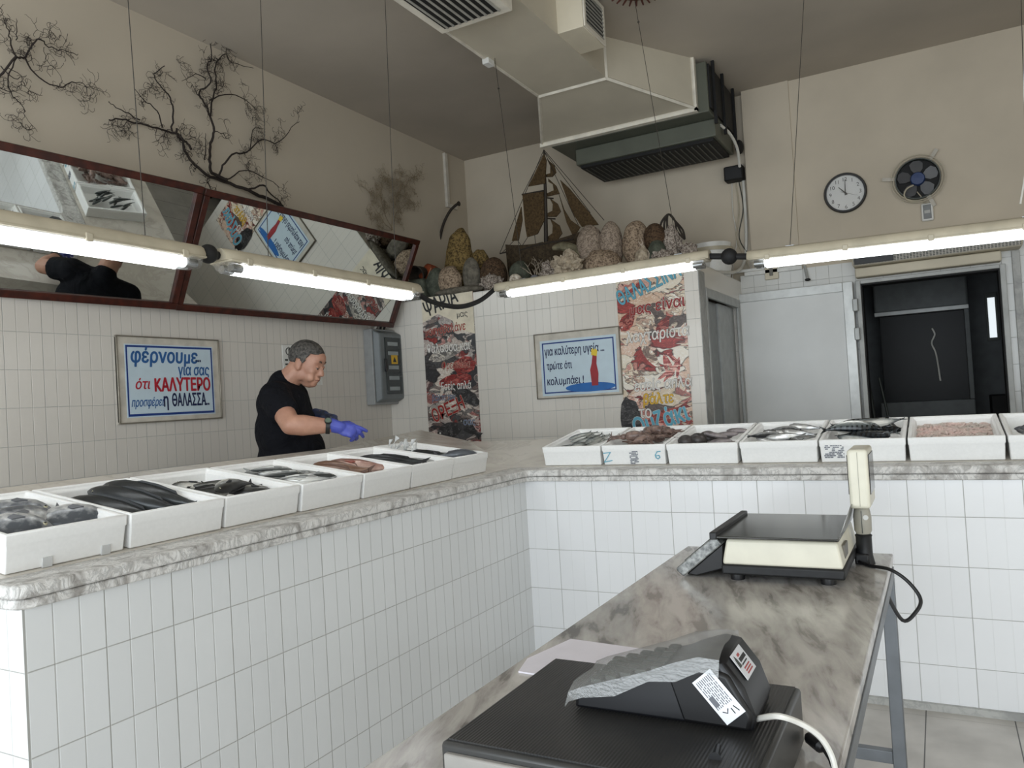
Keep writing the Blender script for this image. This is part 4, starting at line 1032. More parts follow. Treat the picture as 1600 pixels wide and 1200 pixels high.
# old metal bell and wooden block
t = thing('metal_bell', 'dark old metal bell with wide mouth below the orange clay pot', 'bell', at(654, 430, 'Y', 5.58))
c = at(654, 428, 'Y', 5.57); T = Matrix.Translation(c) @ Matrix.Rotation(1.9, 4, 'X')
bm = NB(); add_lathe(bm, [(.015, -.085), (.045, -.08), (.062, -.03), (.075, .03), (.085, .05), (.074, .05), (.06, .02), (.045, -.06)], T, 24); obj('bell_body', bm, R_dark, t)
bm = NB(); add_tube(bm, [T @ Vector((.03 * cos(a_ * PI / 6), 0, -.085 - .03 * sin(a_ * PI / 6))) for a_ in range(7)], .006, 6); obj('handle', bm, R_dark, t)
c = at(657, 447, 'Y', 5.58)
bm = NB(); add_box(bm, (c.x - .09, 5.50, ZL), (c.x + .085, 5.68, c.z + .055)); tag(obj('wooden_block', bm, R_green, None, .025, 3), 'weathered grey green wooden block under the dark metal bell', 'wooden block')
# encrusted jug with loop handle
t = thing('encrusted_jug', 'barnacle encrusted jug with dark loop handle near the right end of ledge', 'jug', at(1050, 370, 'Y', 5.66))
c = at(1049, 372, 'Y', 5.66); zt_ = at(1049, 352, 'Y', 5.66).z
bm = lump('j', R_barn, (.075, .07, (zt_ - ZL) / 2), 44, .22, 16, 4, True)
for v in bm.verts: v.co += Vector((c.x, 5.66, (zt_ + ZL) / 2 + .0))
obj('jug_body', bm, R_barn, t)
bm = NB()
for s in (-.025, .0, .02): add_tube(bm, smooth_pts([(c.x - .05 + s, 5.66 + s, zt_ - .06), (c.x - .045 + s, 5.66, zt_ + .03), (c.x - .01, 5.66, zt_ + .085), (c.x + .035, 5.66, zt_ + .03), (c.x + .07 + s, 5.66, zt_ - .05), (c.x + .10, 5.66, zt_ - .12)], 5), .008, 6)
obj('loop_handle', bm, R_dark, t)

# ------------------------------------------------------------------ model sailing ship
SY_ = 6.0
t = thing('model_ship', 'model sailing ship with brown speckled sails standing among the sponges', 'model ship', (at(851, 400, 'Y', SY_).x, SY_, ZL))
S = lambda x, y, dy=0: at(780 + x / 4.848, 220 + y / 4.848, 'Y', SY_ + dy)
R_sail = rock_mat('cork_sail', (92, 74, 50), (44, 34, 22), 60, bump=.4)
R_hull = rock_mat('cork_hull', (78, 66, 50), (40, 33, 26), 40, bump=.6)
M_mast = mat('dark_mast', (46, 38, 30), 0.7)
hx0, hx1 = S(70, 880).x, S(640, 860).x; zk = ZL + .02; zd = S(330, 790).z
rings = []
for k in range(11):
    u = k / 10; x = hx0 + (hx1 - hx0) * u; hw = .10 * (math.sin(PI * (.08 + .84 * u)) ** .6); zt2 = zd + .05 * (2 * u - 1) ** 2
    zb2 = zk + .10 * abs(2 * u - 1) ** 3
    rings.append([Vector((x, SY_ - hw, zt2)), Vector((x, SY_ - hw * .8, (zt2 + zb2) / 2)), Vector((x, SY_ - hw * .2, zb2)), Vector((x, SY_ + hw * .2, zb2)), Vector((x, SY_ + hw * .8, (zt2 + zb2) / 2)), Vector((x, SY_ + hw, zt2))])
obj('hull', add_rings(NB(), rings), R_hull, t)
obj('mast', add_tube(NB(), [S(355, 800), S(350, 400), S(338, 70)], [.020, .016, .007], 8), M_mast, t)
obj('bowsprit', add_tube(NB(), [S(5, 855), S(160, 815), S(330, 775)], [.006, .010, .012], 7), M_mast, t)
obj('rail', add_tube(NB(), smooth_pts([S(150, 830, -.08), S(330, 780, -.10), S(560, 745, -.08)], 4), .007, 6), M_mast, t)
for a_, b_ in (((172, 408), (335, 378)), ((335, 585), (425, 592)), ((335, 430), (410, 437))):
    obj('yard', add_tube(NB(), [S(*a_), S(*b_)], .007, 6), M_mast, t)
sails = [[(338, 100), (356, 145), (346, 322), (222, 345)], [(175, 408), (335, 384), (340, 600), (290, 705), (210, 730), (195, 640)], [(165, 500), (174, 600), (145, 755), (95, 758), (120, 650)],
         [(362, 140), (415, 185), (430, 240), (400, 272), (350, 274), (350, 255), (386, 245), (386, 190)], [(370, 285), (430, 340), (455, 400), (350, 425), (355, 400), (412, 375), (405, 330), (372, 310)],
         [(380, 432), (440, 475), (465, 535), (430, 575), (350, 575), (350, 555), (402, 530), (405, 480)], [(385, 590), (455, 640), (475, 700), (440, 750), (350, 760), (350, 738), (402, 700), (405, 640)],
         [(460, 295), (530, 360), (680, 540), (752, 635), (625, 652), (550, 540)], [(450, 400), (490, 520), (540, 600), (612, 652), (575, 716), (555, 716), (510, 620)]]
for k, s_ in enumerate(sails):
    bm = NB(); add_prism(bm, [S(x, y, -.03 if k in (0, 1, 2) else .015) for x, y in s_], (0, .012, 0)); obj('sail', bm, R_sail, t)
for a_, b_ in (((338, 68), (5, 850)), ((338, 68), (795, 602)), ((345, 90), (600, 640)), ((340, 80), (690, 545)), ((175, 410), (330, 110)), ((110, 758), (20, 850)), ((215, 732), (160, 815)), ((270, 715), (275, 790)), ((140, 756), (180, 810)), ((560, 715), (590, 750))):
    obj('rigging', add_tube(NB(), [S(*a_), S(*b_)], .0028, 5), M_mast, t)

# ------------------------------------------------------------------ dry branches on the left wall
def branch(name, paths, m, label, cat, seed, conv, r0, twigs, tl, lev=2, X=XW + .05):
    rr = random.Random(seed); bm = NB()
    def tw(p, d, L, r, lev):
        k = 6; pts = [p.copy()]; ax = rr.uniform(-.7, .7)
        for i in range(k):
            a_ = ax + rr.uniform(-.8, .8)
            d = Vector((max(-.3, min(.3, d.x + rr.uniform(-.3, .3))), d.y * cos(a_) - d.z * sin(a_), d.y * sin(a_) + d.z * cos(a_))).normalized()
            p = p + d * L / k; p.x = max(XW + .008, min(p.x, XW + .16)); pts.append(p.copy())
        add_tube(bm, pts, [max(.0011, r * (1 - .6 * i / k)) for i in range(k + 1)], 4)
        if lev > 0:
            for j in range(3):
                a_ = rr.choice((-1, 1)) * rr.uniform(.5, 1.2)
                tw(pts[rr.randint(1, k)], Vector((d.x, d.y * cos(a_) - d.z * sin(a_), d.y * sin(a_) + d.z * cos(a_))), L * .7, r * .7, lev - 1)
    for i, (pp, rs_, re) in enumerate(paths):
        P = [conv(x, y, X) for x, y in pp]
        for p in P: p.x += rr.uniform(-.02, .05)
        P = smooth_pts(P, 4); n = len(P)
        for p in P: p.y += rr.uniform(-.006, .006); p.z += rr.uniform(-.006, .006)
        R = [(rs_ + (re - rs_) * k / (n - 1)) * r0 for k in range(n)]
        add_tube(bm, P, R, 6)
        L = sum((P[k + 1] - P[k]).length for k in range(n - 1))
        for j in range(int(L * twigs)):
            k = rr.randint(int(n * .25), n - 2); d = (P[k + 1] - P[k]).normalized(); a_ = rr.choice((-1, 1)) * rr.uniform(.4, 1.3)
            tw(P[k], Vector((d.x, d.y * cos(a_) - d.z * sin(a_), d.y * sin(a_) + d.z * cos(a_))), rr.uniform(.5, 1.1) * tl, R[k] * .38, lev)
    return tag(obj(name, bm, m), label, cat)
cv = lambda x, y, X: at(x / 3.2, y / 3.2, 'X', X)
M_twig = mat('dark_bark', (44, 36, 32), 0.8)
branch('dry_branch', [
    ([(1410, 1030), (1320, 985), (1230, 955), (1130, 905), (1020, 875), (960, 810), (930, 750), (900, 690), (860, 655), (780, 640), (680, 610), (600, 590), (540, 605)], 1, .30),
    ([(860, 655), (855, 560), (820, 480), (785, 430), (775, 370), (810, 340)], .5, .22), ([(930, 750), (935, 710), (895, 685), (870, 650)], .6, .5),
    ([(800, 640), (760, 560), (700, 500), (650, 450)], .4, .15), ([(680, 610), (620, 575), (570, 540), (525, 510)], .35, .15),
    ([(1130, 905), (1060, 865), (1030, 800), (1050, 720), (1050, 660), (1030, 590), (1000, 520), (1000, 460), (1030, 420), (1020, 340), (1040, 300), (1040, 220)], .9, .25),
    ([(1030, 590), (1045, 500), (1080, 420), (1085, 330), (1100, 280), (1160, 310), (1250, 350)], .55, .15), ([(1055, 500), (1130, 480), (1220, 510), (1290, 565)], .4, .12), ([(1020, 400), (960, 380), (905, 410)], .3, .12),
    ([(1090, 885), (1100, 820), (1150, 775), (1230, 760), (1300, 700), (1380, 720), (1450, 640), (1480, 610)], .6, .14), ([(1230, 760), (1270, 650), (1320, 640)], .35, .14),
    ([(1230, 955), (1290, 930), (1350, 960), (1400, 1010), (1420, 1040)], .6, .3), ([(1140, 900), (1220, 850), (1300, 890), (1370, 940)], .4, .15), ([(1030, 800), (1010, 740), (1000, 670)], .35, .12)],
    M_twig, 'large curly dark dry branch above the gap between the two mirrors', 'dry branch', 7, cv, .0125, 9, .15)
branch('dry_branch', [
    ([(-200, 470), (-60, 420), (0, 380), (60, 300), (130, 280), (160, 225), (180, 205), (250, 230), (320, 260), (380, 280)], .8, .18), ([(0, 100), (30, 160), (55, 200), (60, 290)], .2, .5),
    ([(130, 290), (200, 390), (290, 440), (350, 415), (400, 430), (428, 485)], .5, .15), ([(60, 300), (20, 400), (60, 480), (100, 530), (120, 570)], .4, .15), ([(0, 330), (60, 400), (125, 380)], .3, .14), ([(-60, 420), (10, 460), (60, 470)], .3, .15), ([(60, 210), (60, 150), (70, 90)], .3, .12), ([(210, 235), (230, 300), (270, 350), (290, 420)], .2, .1)],
    M_twig, 'curly dark dry branch cut by the left edge of the photo', 'dry branch', 9, cv, .0095, 9, .14)
cp = lambda x, y, X: at(560 + x / 6.667, 220 + y / 6.667, 'X', X)
branch('sea_fan', [([(330, 935), (340, 750), (350, 620), (330, 510), (330, 390)], 1, .2), ([(330, 935), (250, 850), (170, 700), (140, 600), (130, 520)], .8, .2), ([(330, 935), (290, 760), (240, 620), (200, 520), (230, 350)], .8, .2), ([(335, 850), (400, 750), (480, 680), (520, 560), (560, 470)], .8, .2), ([(345, 600), (420, 560), (520, 600), (610, 660)], .8, .3), ([(345, 650), (400, 540), (420, 420), (420, 310)], .7, .2), ([(400, 540), (500, 420), (600, 370), (690, 350)], .5, .12), ([(335, 800), (400, 810), (450, 830)], .5, .15), ([(240, 640), (250, 480), (300, 360)], .5, .15), ([(330, 935), (225, 900), (140, 780)], .6, .15)],
    mat('tan_sea_fan', (142, 128, 106), 0.85), 'pale tan feathery sea fan above the far mirror corner', 'sea fan', 11, cp, .0045, 22, .13)
# white trunking and dark curved bamboo rod near the corner
bm = NB(); a_, b_ = at(693, 238, 'X', XW), at(703, 320, 'X', XW)
add_box(bm, (XW, a_.y - .025, b_.z), (XW + .03, a_.y + .025, ZC - .02)); add_box(bm, (XW, a_.y - .025, b_.z - .04), (XW + .03, a_.y + .16, b_.z))
tag(obj('cable_trunking', bm, mat('trunking_white', (206, 200, 188), 0.5), None, .004), 'white cable trunking down left wall to the ledge corner', 'cable trunking')
pts = smooth_pts([at(685, 396, 'Y', 6.4), at(687, 375, 'Y', 6.4), at(693, 350, 'Y', 6.4), at(703, 330, 'Y', 6.4), at(713, 320, 'Y', 6.4), at(718, 318, 'Y', 6.4)], 4)
pts.insert(0, Vector((pts[0].x, 6.4, ZL)))
tag(obj('curved_rod', add_tube(NB(), pts, [.014] * (len(pts) - 3) + [.022, .026, .02], 8), M_mast), 'dark curved rod bending up from ledge at the room corner', 'rod')

# ------------------------------------------------------------------ air duct and ceiling unit
M_duct = mat('duct_panel', (200, 192, 174), 0.6, var=.03, vscale=3); M_strip = mat('duct_white_strip', (226, 220, 206), 0.5)
t = thing('air_duct', 'cream ceiling air duct widening towards the dark unit, with two grille outlets', 'air duct', (-2.2, 4.5, 3.6))
bm = NB(); add_box(bm, (-2.45, .6, 3.59), (-1.92, 5.165, ZC)); obj('main_duct', bm, M_duct, t)
a0 = [(-2.45, 5.165, 3.59), (-1.92, 5.165, 3.59), (-1.92, 5.165, ZC), (-2.45, 5.165, ZC)]; b0 = [(-2.80, 5.906, 3.505), (-1.50, 5.906, 3.505), (-1.50, 5.906, ZC), (-2.80, 5.906, ZC)]
obj('widening_section', add_rings(NB(), [[Vector(p) for p in a0], [Vector(p) for p in b0]]), M_duct, t)
bm = NB(); e = .016
for A_, B_ in ((a0[0], a0[1]), (a0[1], a0[2]), (b0[0], b0[1]), (b0[1], b0[2]), (a0[0], b0[0]), (a0[1], b0[1])):
    add_tube(bm, [A_, B_], .014, 4)
add_box(bm, (-2.82, 5.90, 3.475), (-1.48, 5.95, 3.505)); add_box(bm, (-1.50, 5.90, 3.48), (-1.48, 5.95, ZC)); add_box(bm, (-2.465, .6, 3.585), (-2.445, 5.165, 3.60))
obj('corner_strips', bm, M_strip, t)
M_gr = mat('grille_slat', (168, 166, 158), 0.5); M_gd = mat('grille_dark', (18, 18, 17), 0.8)
o_ = obj('outlet_box', add_box(NB(), (-2.36, 3.02, 3.47), (-1.90, 3.735, 3.60)), M_strip, t, .004)
bm = NB(); add_box(bm, (-2.31, 3.07, 3.466), (-1.95, 3.685, 3.472)); obj('grille_opening', bm, M_gd, o_)
bm = NB()
for k in range(9): x = -2.295 + k * .042; add_box(bm, (x, 3.07, 3.461), (x + .012, 3.685, 3.469))
obj('slats', bm, M_gr, o_)
o_ = obj('outlet_box', add_box(NB(), (-1.94, 4.37, 3.595), (-1.75, 4.72, 3.86)), M_creamd, t, .004)
bm = NB(); add_box(bm, (-1.752, 4.40, 3.625), (-1.744, 4.69, 3.83)); obj('grille_opening', bm, M_gd, o_)
bm = NB()
for k in range(8): z = 3.63 + k * .026; add_box(bm, (-1.746, 4.40, z), (-1.738, 4.69, z + .008))
obj('slats', bm, M_gr, o_)
bm = NB(); add_box(bm, (-1.748, 4.375, 3.60), (-1.738, 4.40, 3.855)); add_box(bm, (-1.748, 4.69, 3.60), (-1.738, 4.715, 3.855)); add_box(bm, (-1.748, 4.40, 3.60), (-1.738, 4.69, 3.625)); add_box(bm, (-1.748, 4.40, 3.83), (-1.738, 4.69, 3.855)); obj('grille_frame', bm, M_strip, o_)
tag(obj('ceiling_hook', add_box(NB(), (-2.475, 4.38, 3.555), (-2.425, 4.46, 3.60)), M_wht, None, .005), 'small white hook block on the lower duct edge holding a wire', 'hook')
M_unit = mat('unit_grey', (92, 95, 84), 0.5, 0.1, vscale=4)
t = thing('ceiling_air_unit', 'dark grey air conditioning unit under the ceiling behind the duct', 'air conditioner', (-2.1, 6.4, 3.4))
obj('casing', add_box(NB(), (-2.74, 5.952, 3.47), (-1.40, 6.82, 3.86)), M_unit, t, .008)
obj('drain_tray', add_box(NB(), (-2.60, 6.13, 3.33), (-1.40, 6.74, 3.47)), M_unit, t, .01)
bm = NB(); add_box(bm, (-2.57, 6.16, 3.305), (-1.43, 6.70, 3.335)); obj('bottom_grille', bm, M_blkm, t, .004)
bm = NB()
for k in range(24): x = -2.54 + k * .046; add_box(bm, (x, 6.20, 3.300), (x + .012, 6.66, 3.308))
obj('slats', bm, M_dkg, t)
bm = NB(); add_box(bm, (-1.40, 5.97, 3.50), (-1.385, 6.78, 3.84)); obj('side_panel', bm, M_blkm, t)
for y in (6.05, 6.35, 6.72): obj('hanger_bar', add_box(NB(), (-1.388, y, 3.40), (-1.365, y + .025, ZC)), M_blkm, t)
obj('pipe', add_tube(NB(), smooth_pts([(-1.40, 6.30, 3.46), (-1.36, 6.45, 3.42), (-1.345, 6.62, 3.34), (-1.36, 6.74, 3.22)], 5), .012, 8), M_cable_w, t)
bm = NB(); add_ball(bm, (-1.36, 6.78, 3.40), (.035, .06, .06)); obj('pipe_cap', bm, M_blkm, t)
# reddish dried sea creature at the ceiling
t = thing('dried_sea_creature', 'reddish spiny dried sea creature at the top picture edge by the ceiling', 'sea creature', (-1.46, 4.55, 3.80))
bm = NB(); add_ball(bm, (-1.46, 4.52, 3.82), (.13, .17, .045)); R_red = rock_mat('dried_red_shell', (120, 74, 60), (66, 40, 34), 24)
obj('shell', bm, R_red, t)
bm = NB()
for k in range(26):
    a_ = k * 2 * PI / 26; p = Vector((-1.46 + .125 * cos(a_), 4.52 + .165 * sin(a_), 3.812)); add_tube(bm, [p, p + Vector((cos(a_) * .05, sin(a_) * .05, -.012))], [.008, .005], 6)
obj('spines', bm, mat('spine_brown', (86, 46, 38), 0.7), t)
bm = NB(); add_tube(bm, [(-1.46, 4.52, 3.85), (-1.46, 4.52, ZC)], .004, 6); obj('hanging_string', bm, M_wire, t)
# ------------------------------------------------------------------ wall clock, fan, small wall things
def disc_frame(c): return Matrix(((1, 0, 0, c[0]), (0, 0, -1, c[1]), (0, 1, 0, c[2]), (0, 0, 0, 1)))
c = at(1321, 302, 'Y', YC); T = disc_frame(c)
t = thing('wall_clock', 'round white wall clock with black rim on the wall above the metal door', 'clock', c)
bm = NB(); add_lathe(bm, [(.14, .0), (.160, .0), (.163, .02), (.155, .036), (.143, .036), (.141, .018)], T, 40, cap=False); bm2 = bm
obj('rim', bm, M_blk, t)
bm = NB(); add_lathe(bm, [(.001, .008), (.145, .008), (.145, .012), (.001, .012)], T, 40); obj('dial', bm, mat('clock_face', (232, 233, 232), 0.5, var=.01), t)
for h in range(1, 13):
    a_ = radians(90 - 30 * h)
    text(str(h), .042, M_blk, t, T @ Vector((.112 * cos(a_), .112 * sin(a_) - .015, .0125)), (1, 0, 0), (0, 0, 1), .004, 0, .0003, 'CENTER', name='numeral')
def hand(ang, L, wd, m, z, back=.02):
    d = Vector((cos(ang), sin(ang), 0)); n = Vector((-d.y, d.x, 0)) * wd
    bm = NB(); add_prism(bm, [T @ (Vector((0, 0, z)) - d * back + n), T @ (Vector((0, 0, z)) + d * L + n * .4), T @ (Vector((0, 0, z)) + d * L - n * .4), T @ (Vector((0, 0, z)) - d * back - n)], T.to_3x3() @ Vector((0, 0, .001))); return bm
obj('hour_hand', hand(radians(90 + 42), .072, .006, M_blk, .016), M_blk, t); obj('minute_hand', hand(radians(90 - 2), .11, .004, M_blk, .019), M_blk, t); obj('second_hand', hand(radians(-22), .10, .0012, M_blk, .022, .035), M_dkg, t)
bm = NB(); add_lathe(bm, [(.001, .012), (.008, .012), (.008, .024), (.001, .024)], T, 12); obj('hub', bm, M_blk, t)
q = NT('clock_glass'); q.t.nodes.remove(q.b); tr = q.n('ShaderNodeBsdfTransparent'); gl = q.n('ShaderNodeBsdfGlossy'); gl.inputs['Roughness'].default_value = .02; mx = q.n('ShaderNodeMixShader'); mx.inputs[0].default_value = .09
q.l(tr.outputs[0], mx.inputs[1]); q.l(gl.outputs[0], mx.inputs[2]); q.l(mx.outputs[0], q.t.nodes['Material Output'].inputs[0]); M_glass = q.m
bm = NB(); add_lathe(bm, [(.001, .030), (.143, .030), (.143, .032), (.001, .032)], T, 40); obj('glass', bm, M_glass, t)
# extractor fan
c = at(1434, 281, 'Y', YC); T = disc_frame(c)
t = thing('wall_fan', 'round extractor fan with blue hub and dark blades, right of the clock', 'fan', c)
bm = NB(); add_lathe(bm, [(.001, .001), (.150, .001), (.150, .004), (.001, .004)], T, 36); obj('fan_opening', bm, M_blkm, t)
bm = NB(); add_lathe(bm, [(.150, 0), (.158, 0), (.158, .05), (.150, .05), (.150, .0)], T, 36, cap=False); obj('shroud', bm, M_dkg, t)
for k in range(5):
    a_ = k * 2 * PI / 5 + .4; bm = NB(); n_ = 9
    prof = [(.045, -.018), (.075, -.045), (.12, -.052), (.142, -.03), (.144, .012), (.12, .042), (.08, .036), (.045, .016)]
    R = Matrix.Rotation(a_, 4, 'Z'); add_prism(bm, [T @ R @ Vector((x, y, .022 + y * .25)) for x, y in prof], T.to_3x3() @ Vector((0, 0, .003)))
    obj('blade', bm, mat('fan_blade', (84, 84, 86), 0.45), t)
bm = NB(); add_lathe(bm, [(.001, .0), (.052, .0), (.052, .045), (.045, .055), (.001, .057)], T, 28); obj('hub', bm, mat('fan_hub_blue', (44, 62, 104), 0.45), t)
bm = NB()
for r_ in (.168, .185): add_tube(bm, [T @ Vector((r_ * cos(k * PI / 18), r_ * sin(k * PI / 18), .045)) for k in range(37)], .0035, 5)
obj('guard_ring', bm, M_cream, t)
for a_ in (2.98, .96, -1.15):
    bm = NB()
    d = Vector((cos(a_), sin(a_), 0)); n = Vector((-d.y, d.x, 0)) * .014; z = Vector((0, 0, .03))
    add_prism(bm, [T @ (d * .15 + n + z), T @ (d * .25 + n + z), T @ (d * .25 - n + z), T @ (d * .15 - n + z)], T.to_3x3() @ Vector((0, 0, .006)))
    obj('mounting_arm', bm, mat('fan_arm', (186, 180, 168), 0.5), t)
obj('fan_cable', add_tube(NB(), smooth_pts([T @ Vector(p) for p in ((-.03, -.05, .06), (-.08, -.07, .06), (-.10, -.12, .05), (-.06, -.165, .04), (.03, -.18, .02), (.05, -.20, .01))], 5), .006, 6), M_cream, t)
c = at(1449, 332, 'Y', YC); T = disc_frame(c)
t = thing('fan_controller', 'small white controller with grey face on the wall under the fan', 'controller', c)
obj('case', add_box(NB(), (-.042, -.07, 0), (.042, .068, .035), T), M_wht, t, .014, 4)
obj('face', add_box(NB(), (-.028, -.055, .03), (.028, .055, .038), T), mat('controller_grey', (122, 124, 124), 0.4), t, .012, 4)
bm = NB(); add_box(bm, (-.02, -.012, .0375), (.02, .012, .0395), T); obj('display', bm, mat('controller_display', (172, 172, 168), 0.3), t, .002)
bm = NB(); add_tube(bm, [T @ Vector((-.02, .068, .008)), T @ Vector((-.03, .12, .008)), T @ Vector((-.06, .17, .012))], .004, 6); add_tube(bm, [T @ Vector((.02, .068, .008)), T @ Vector((.035, .13, .008))], .004, 6); obj('wires', bm, M_cream, t)
# black box and cables beside the pier
c = at(1149, 272, 'Y', YB - .05)
t = thing('wall_speaker', 'small black box fixed to the back wall beside the pier, cables below', 'speaker', (c.x, YB, c.z))
obj('cabinet', add_box(NB(), (c.x - .085, YB - .12, c.z - .065), (c.x + .075, YB, c.z + .06)), M_blkm, t, .012)
obj('front_cloth', add_box(NB(), (c.x - .075, YB - .123, c.z - .055), (c.x + .065, YB - .119, c.z + .05)), M_blk, t, .004)
pts = smooth_pts([(-1.375, YB - .02, 3.28), (-1.37, YB - .025, 3.0), (-1.375, YB - .025, 2.7), (-1.40, YB - .04, 2.45), (-1.43, YB - .3, 2.32), (-1.50, YB - .8, ZL + .012)], 6)
tag(obj('white_pipe', add_tube(NB(), pts, .014, 8), M_cable_w), 'thin white drain pipe running down from the dark ceiling unit', 'pipe')
for k, (x0, sw) in enumerate(((-1.44, .05), (-1.47, -.03), (-1.41, .07))):
    pts = smooth_pts([(x0, YB - .012, 3.14), (x0 + sw * .3, YB - .015, 2.9), (x0 - sw * .4, YB - .02, 2.65), (x0 + sw, YB - .03, 2.45), (x0 + sw * 1.6, YB - .03, 2.30)], 6)
    tag(obj('thin_cable', add_tube(NB(), pts, .0045 if k else .006, 6), [M_cream, M_cable_w, M_dkg][k]), ['cream cable hanging straight below the small black wall box', 'white thin cable left of the others below the black wall box', 'grey cable curving nearest the pier below the black wall box'][k], 'cable')
c = at(1146, 418, 'Y', 6.55); c.z = ZL + .17
t = thing('plastic_tub', 'round white plastic tub standing on the closet top by the cold room wall', 'tub', (c.x, 6.55, ZL))
bm = NB(); add_lathe(bm, [(.14, ZL), (.16, ZL + .10), (.165, ZL + .30), (.001, ZL + .31)], Matrix.Translation((-1.60, 6.55, 0)), 28); obj('tub_body', bm, M_wht, t)
bm = NB(); add_lathe(bm, [(.166, ZL + .23), (.178, ZL + .23), (.178, ZL + .26), (.166, ZL + .26)], Matrix.Translation((-1.60, 6.55, 0)), 28); obj('rim', bm, M_cream, t)
# switch and hook lever above the door leaf
c = at(1206, 425, 'Y', YC)
t = thing('switch_box', 'small grey switch box on the wall above the left of the metal door leaf', 'switch', c)
obj('case', add_box(NB(), (c.x - .055, YC - .03, c.z - .065), (c.x + .055, YC, c.z + .06)), M_creamd, t, .006)
obj('rocker', add_box(NB(), (c.x - .015, YC - .036, c.z - .035), (c.x + .015, YC - .028, c.z + .035)), mat('rocker_grey', (110, 108, 100), 0.5), t, .003)
tag(obj('cable_trunking', add_box(NB(), (c.x - .30, YC - .02, 2.337), (c.x + .26, YC - .002, 2.362)), M_wht, None, .003), 'thin white trunking beside the grey switch box', 'cable trunking')
c = at(1257, 415, 'Y', YC - .03); e = at(1262, 437, 'Y', YC - .05)
t = thing('door_lever', 'grey metal lever with black tip hanging on the wall over the metal door', 'lever', c)
obj('bar', add_tube(NB(), [c, e], .011, 8), M_alu, t); obj('tip', add_ball(NB(), e, (.024, .018, .012), u=10, v=8), M_blk, t)
# ------------------------------------------------------------------ cold room door
zt_ = at(1143, 462, 'Y', 6.78).z
t = thing('cold_room_door', 'pale metal cold room door leaf opened flat against the tiled wall', 'door', (-1.05, 6.8, 0))
x0, x1 = at(1143, 500, 'Y', 6.76).x, at(1336, 500, 'Y', 6.76).x
obj('panel', add_box(NB(), (x0 + .05, 6.755, .05), (x1 - .05, 6.82, zt_ - .05)), M_cold, t)
bm = NB(); f = .075
add_box(bm, (x0, 6.745, 0.02), (x0 + f, 6.825, zt_)); add_box(bm, (x1 - f, 6.745, 0.02), (x1, 6.825, zt_)); add_box(bm, (x0 + f, 6.745, zt_ - f), (x1 - f, 6.825, zt_)); add_box(bm, (x0 + f, 6.745, .02), (x1 - f, 6.825, .02 + f))
obj('edge_frame', bm, mat('door_edge', (206, 208, 206), 0.35, 0.2), t, .004)
obj('rubber_seal', add_box(NB(), (x0 - .012, 6.80, .02), (x0 + .02, 6.84, zt_ + .02)), M_dkg, t, .004)
for z in (.5, 1.72, 1.95):
    h = obj('hinge', add_box(NB(), (x1 - .01, 6.735, z - .05), (x1 + .03, 6.785, z + .05)), M_alu, t, .006)
# opening frame
t_ = NB()
add_box(t_, (-.532, 6.79, 0), (-.495, 6.90, 2.147)); add_box(t_, (.452, 6.79, 0), (.49, 6.90, 2.147)); add_box(t_, (-.495, 6.79, 2.118), (.452, 6.90, 2.147))
d2 = struct('door_2', t_, mat('doorway_frame_grey', (186, 188, 186), 0.5), bevel=.005)
bm = NB(); add_box(bm, (-.495, 6.81, 0), (-.485, 6.98, 2.118)); add_box(bm, (.442, 6.81, 0), (.452, 6.98, 2.118)); add_box(bm, (-.485, 6.81, 2.106), (.442, 6.98, 2.118)); obj('gasket', bm, M_blkm, d2)
struct('trim_4', add_box(NB(), (.535, 6.83, 0), (.585, 6.865, 2.24)), M_marble_jamb, bevel=.003)
struct('trim_5', add_box(NB(), (-.525, 6.74, 2.165), (.465, 6.86, 2.24)), M_creamd, bevel=.01)
# air curtain
t = thing('air_curtain', 'long grey perforated air curtain above the dark doorway', 'air curtain', (0, YC, 2.3))
obj('housing', add_box(NB(), (-.535, 6.66, 2.245), (.595, YC, 2.445)), M_creamd, t, .015)
q = NT('perforated_grille'); g = q.n('ShaderNodeNewGeometry'); sp = q.n('ShaderNodeSeparateXYZ'); q.l(g.outputs['Position'], sp.inputs[0])
mm = q.math('MULTIPLY', q.math('GREATER_THAN', q.math('PINGPONG', q.math('DIVIDE', sp.outputs[0], .022), .5), .16), q.math('GREATER_THAN', q.math('PINGPONG', q.math('DIVIDE', sp.outputs[2], .011), .5), .2))
q.l(q.mix(mm, lin(176, 172, 162), lin(60, 60, 58)), q.b.inputs['Base Color'])
obj('perforated_grille', add_box(NB(), (-.525, 6.652, 2.252), (.585, 6.662, 2.425)), q.m, t)
obj('control_panel', add_box(NB(), (-.515, 6.645, 2.255), (-.24, 6.655, 2.315)), M_blk, t, .003)
# inside of the cold room
t = thing('display_fridge', 'large dark glass fronted fridge deep inside the cold room', 'fridge', (-.1, 8.5, 0))
M_fr = mat('fridge_grey', (100, 104, 104), 0.6)
obj('canopy', add_box(NB(), (-.50, 8.3, 1.98), (.29, 8.88, 2.34)), M_fr, t, .02)
obj('light_rail', add_box(NB(), (-.50, 8.28, 1.95), (.29, 8.34, 1.99)), M_alu, t, .004)
obj('glass_front', add_box(NB(), (-.46, 8.40, 1.12), (.25, 8.44, 1.95)), mat('fridge_dark_glass', (16, 19, 21), 0.35, spec=.15), t)
obj('base_cabinet', add_box(NB(), (-.50, 8.3, .0), (.29, 8.88, 1.12)), M_fr, t, .01)
obj('side_post', add_box(NB(), (.25, 8.32, 1.12), (.29, 8.88, 1.98)), M_fr, t, .004)
bm = NB(); add_box(bm, (-.46, 8.5, 1.55), (.25, 8.86, 1.56)); obj('shelf', bm, M_alu, t)
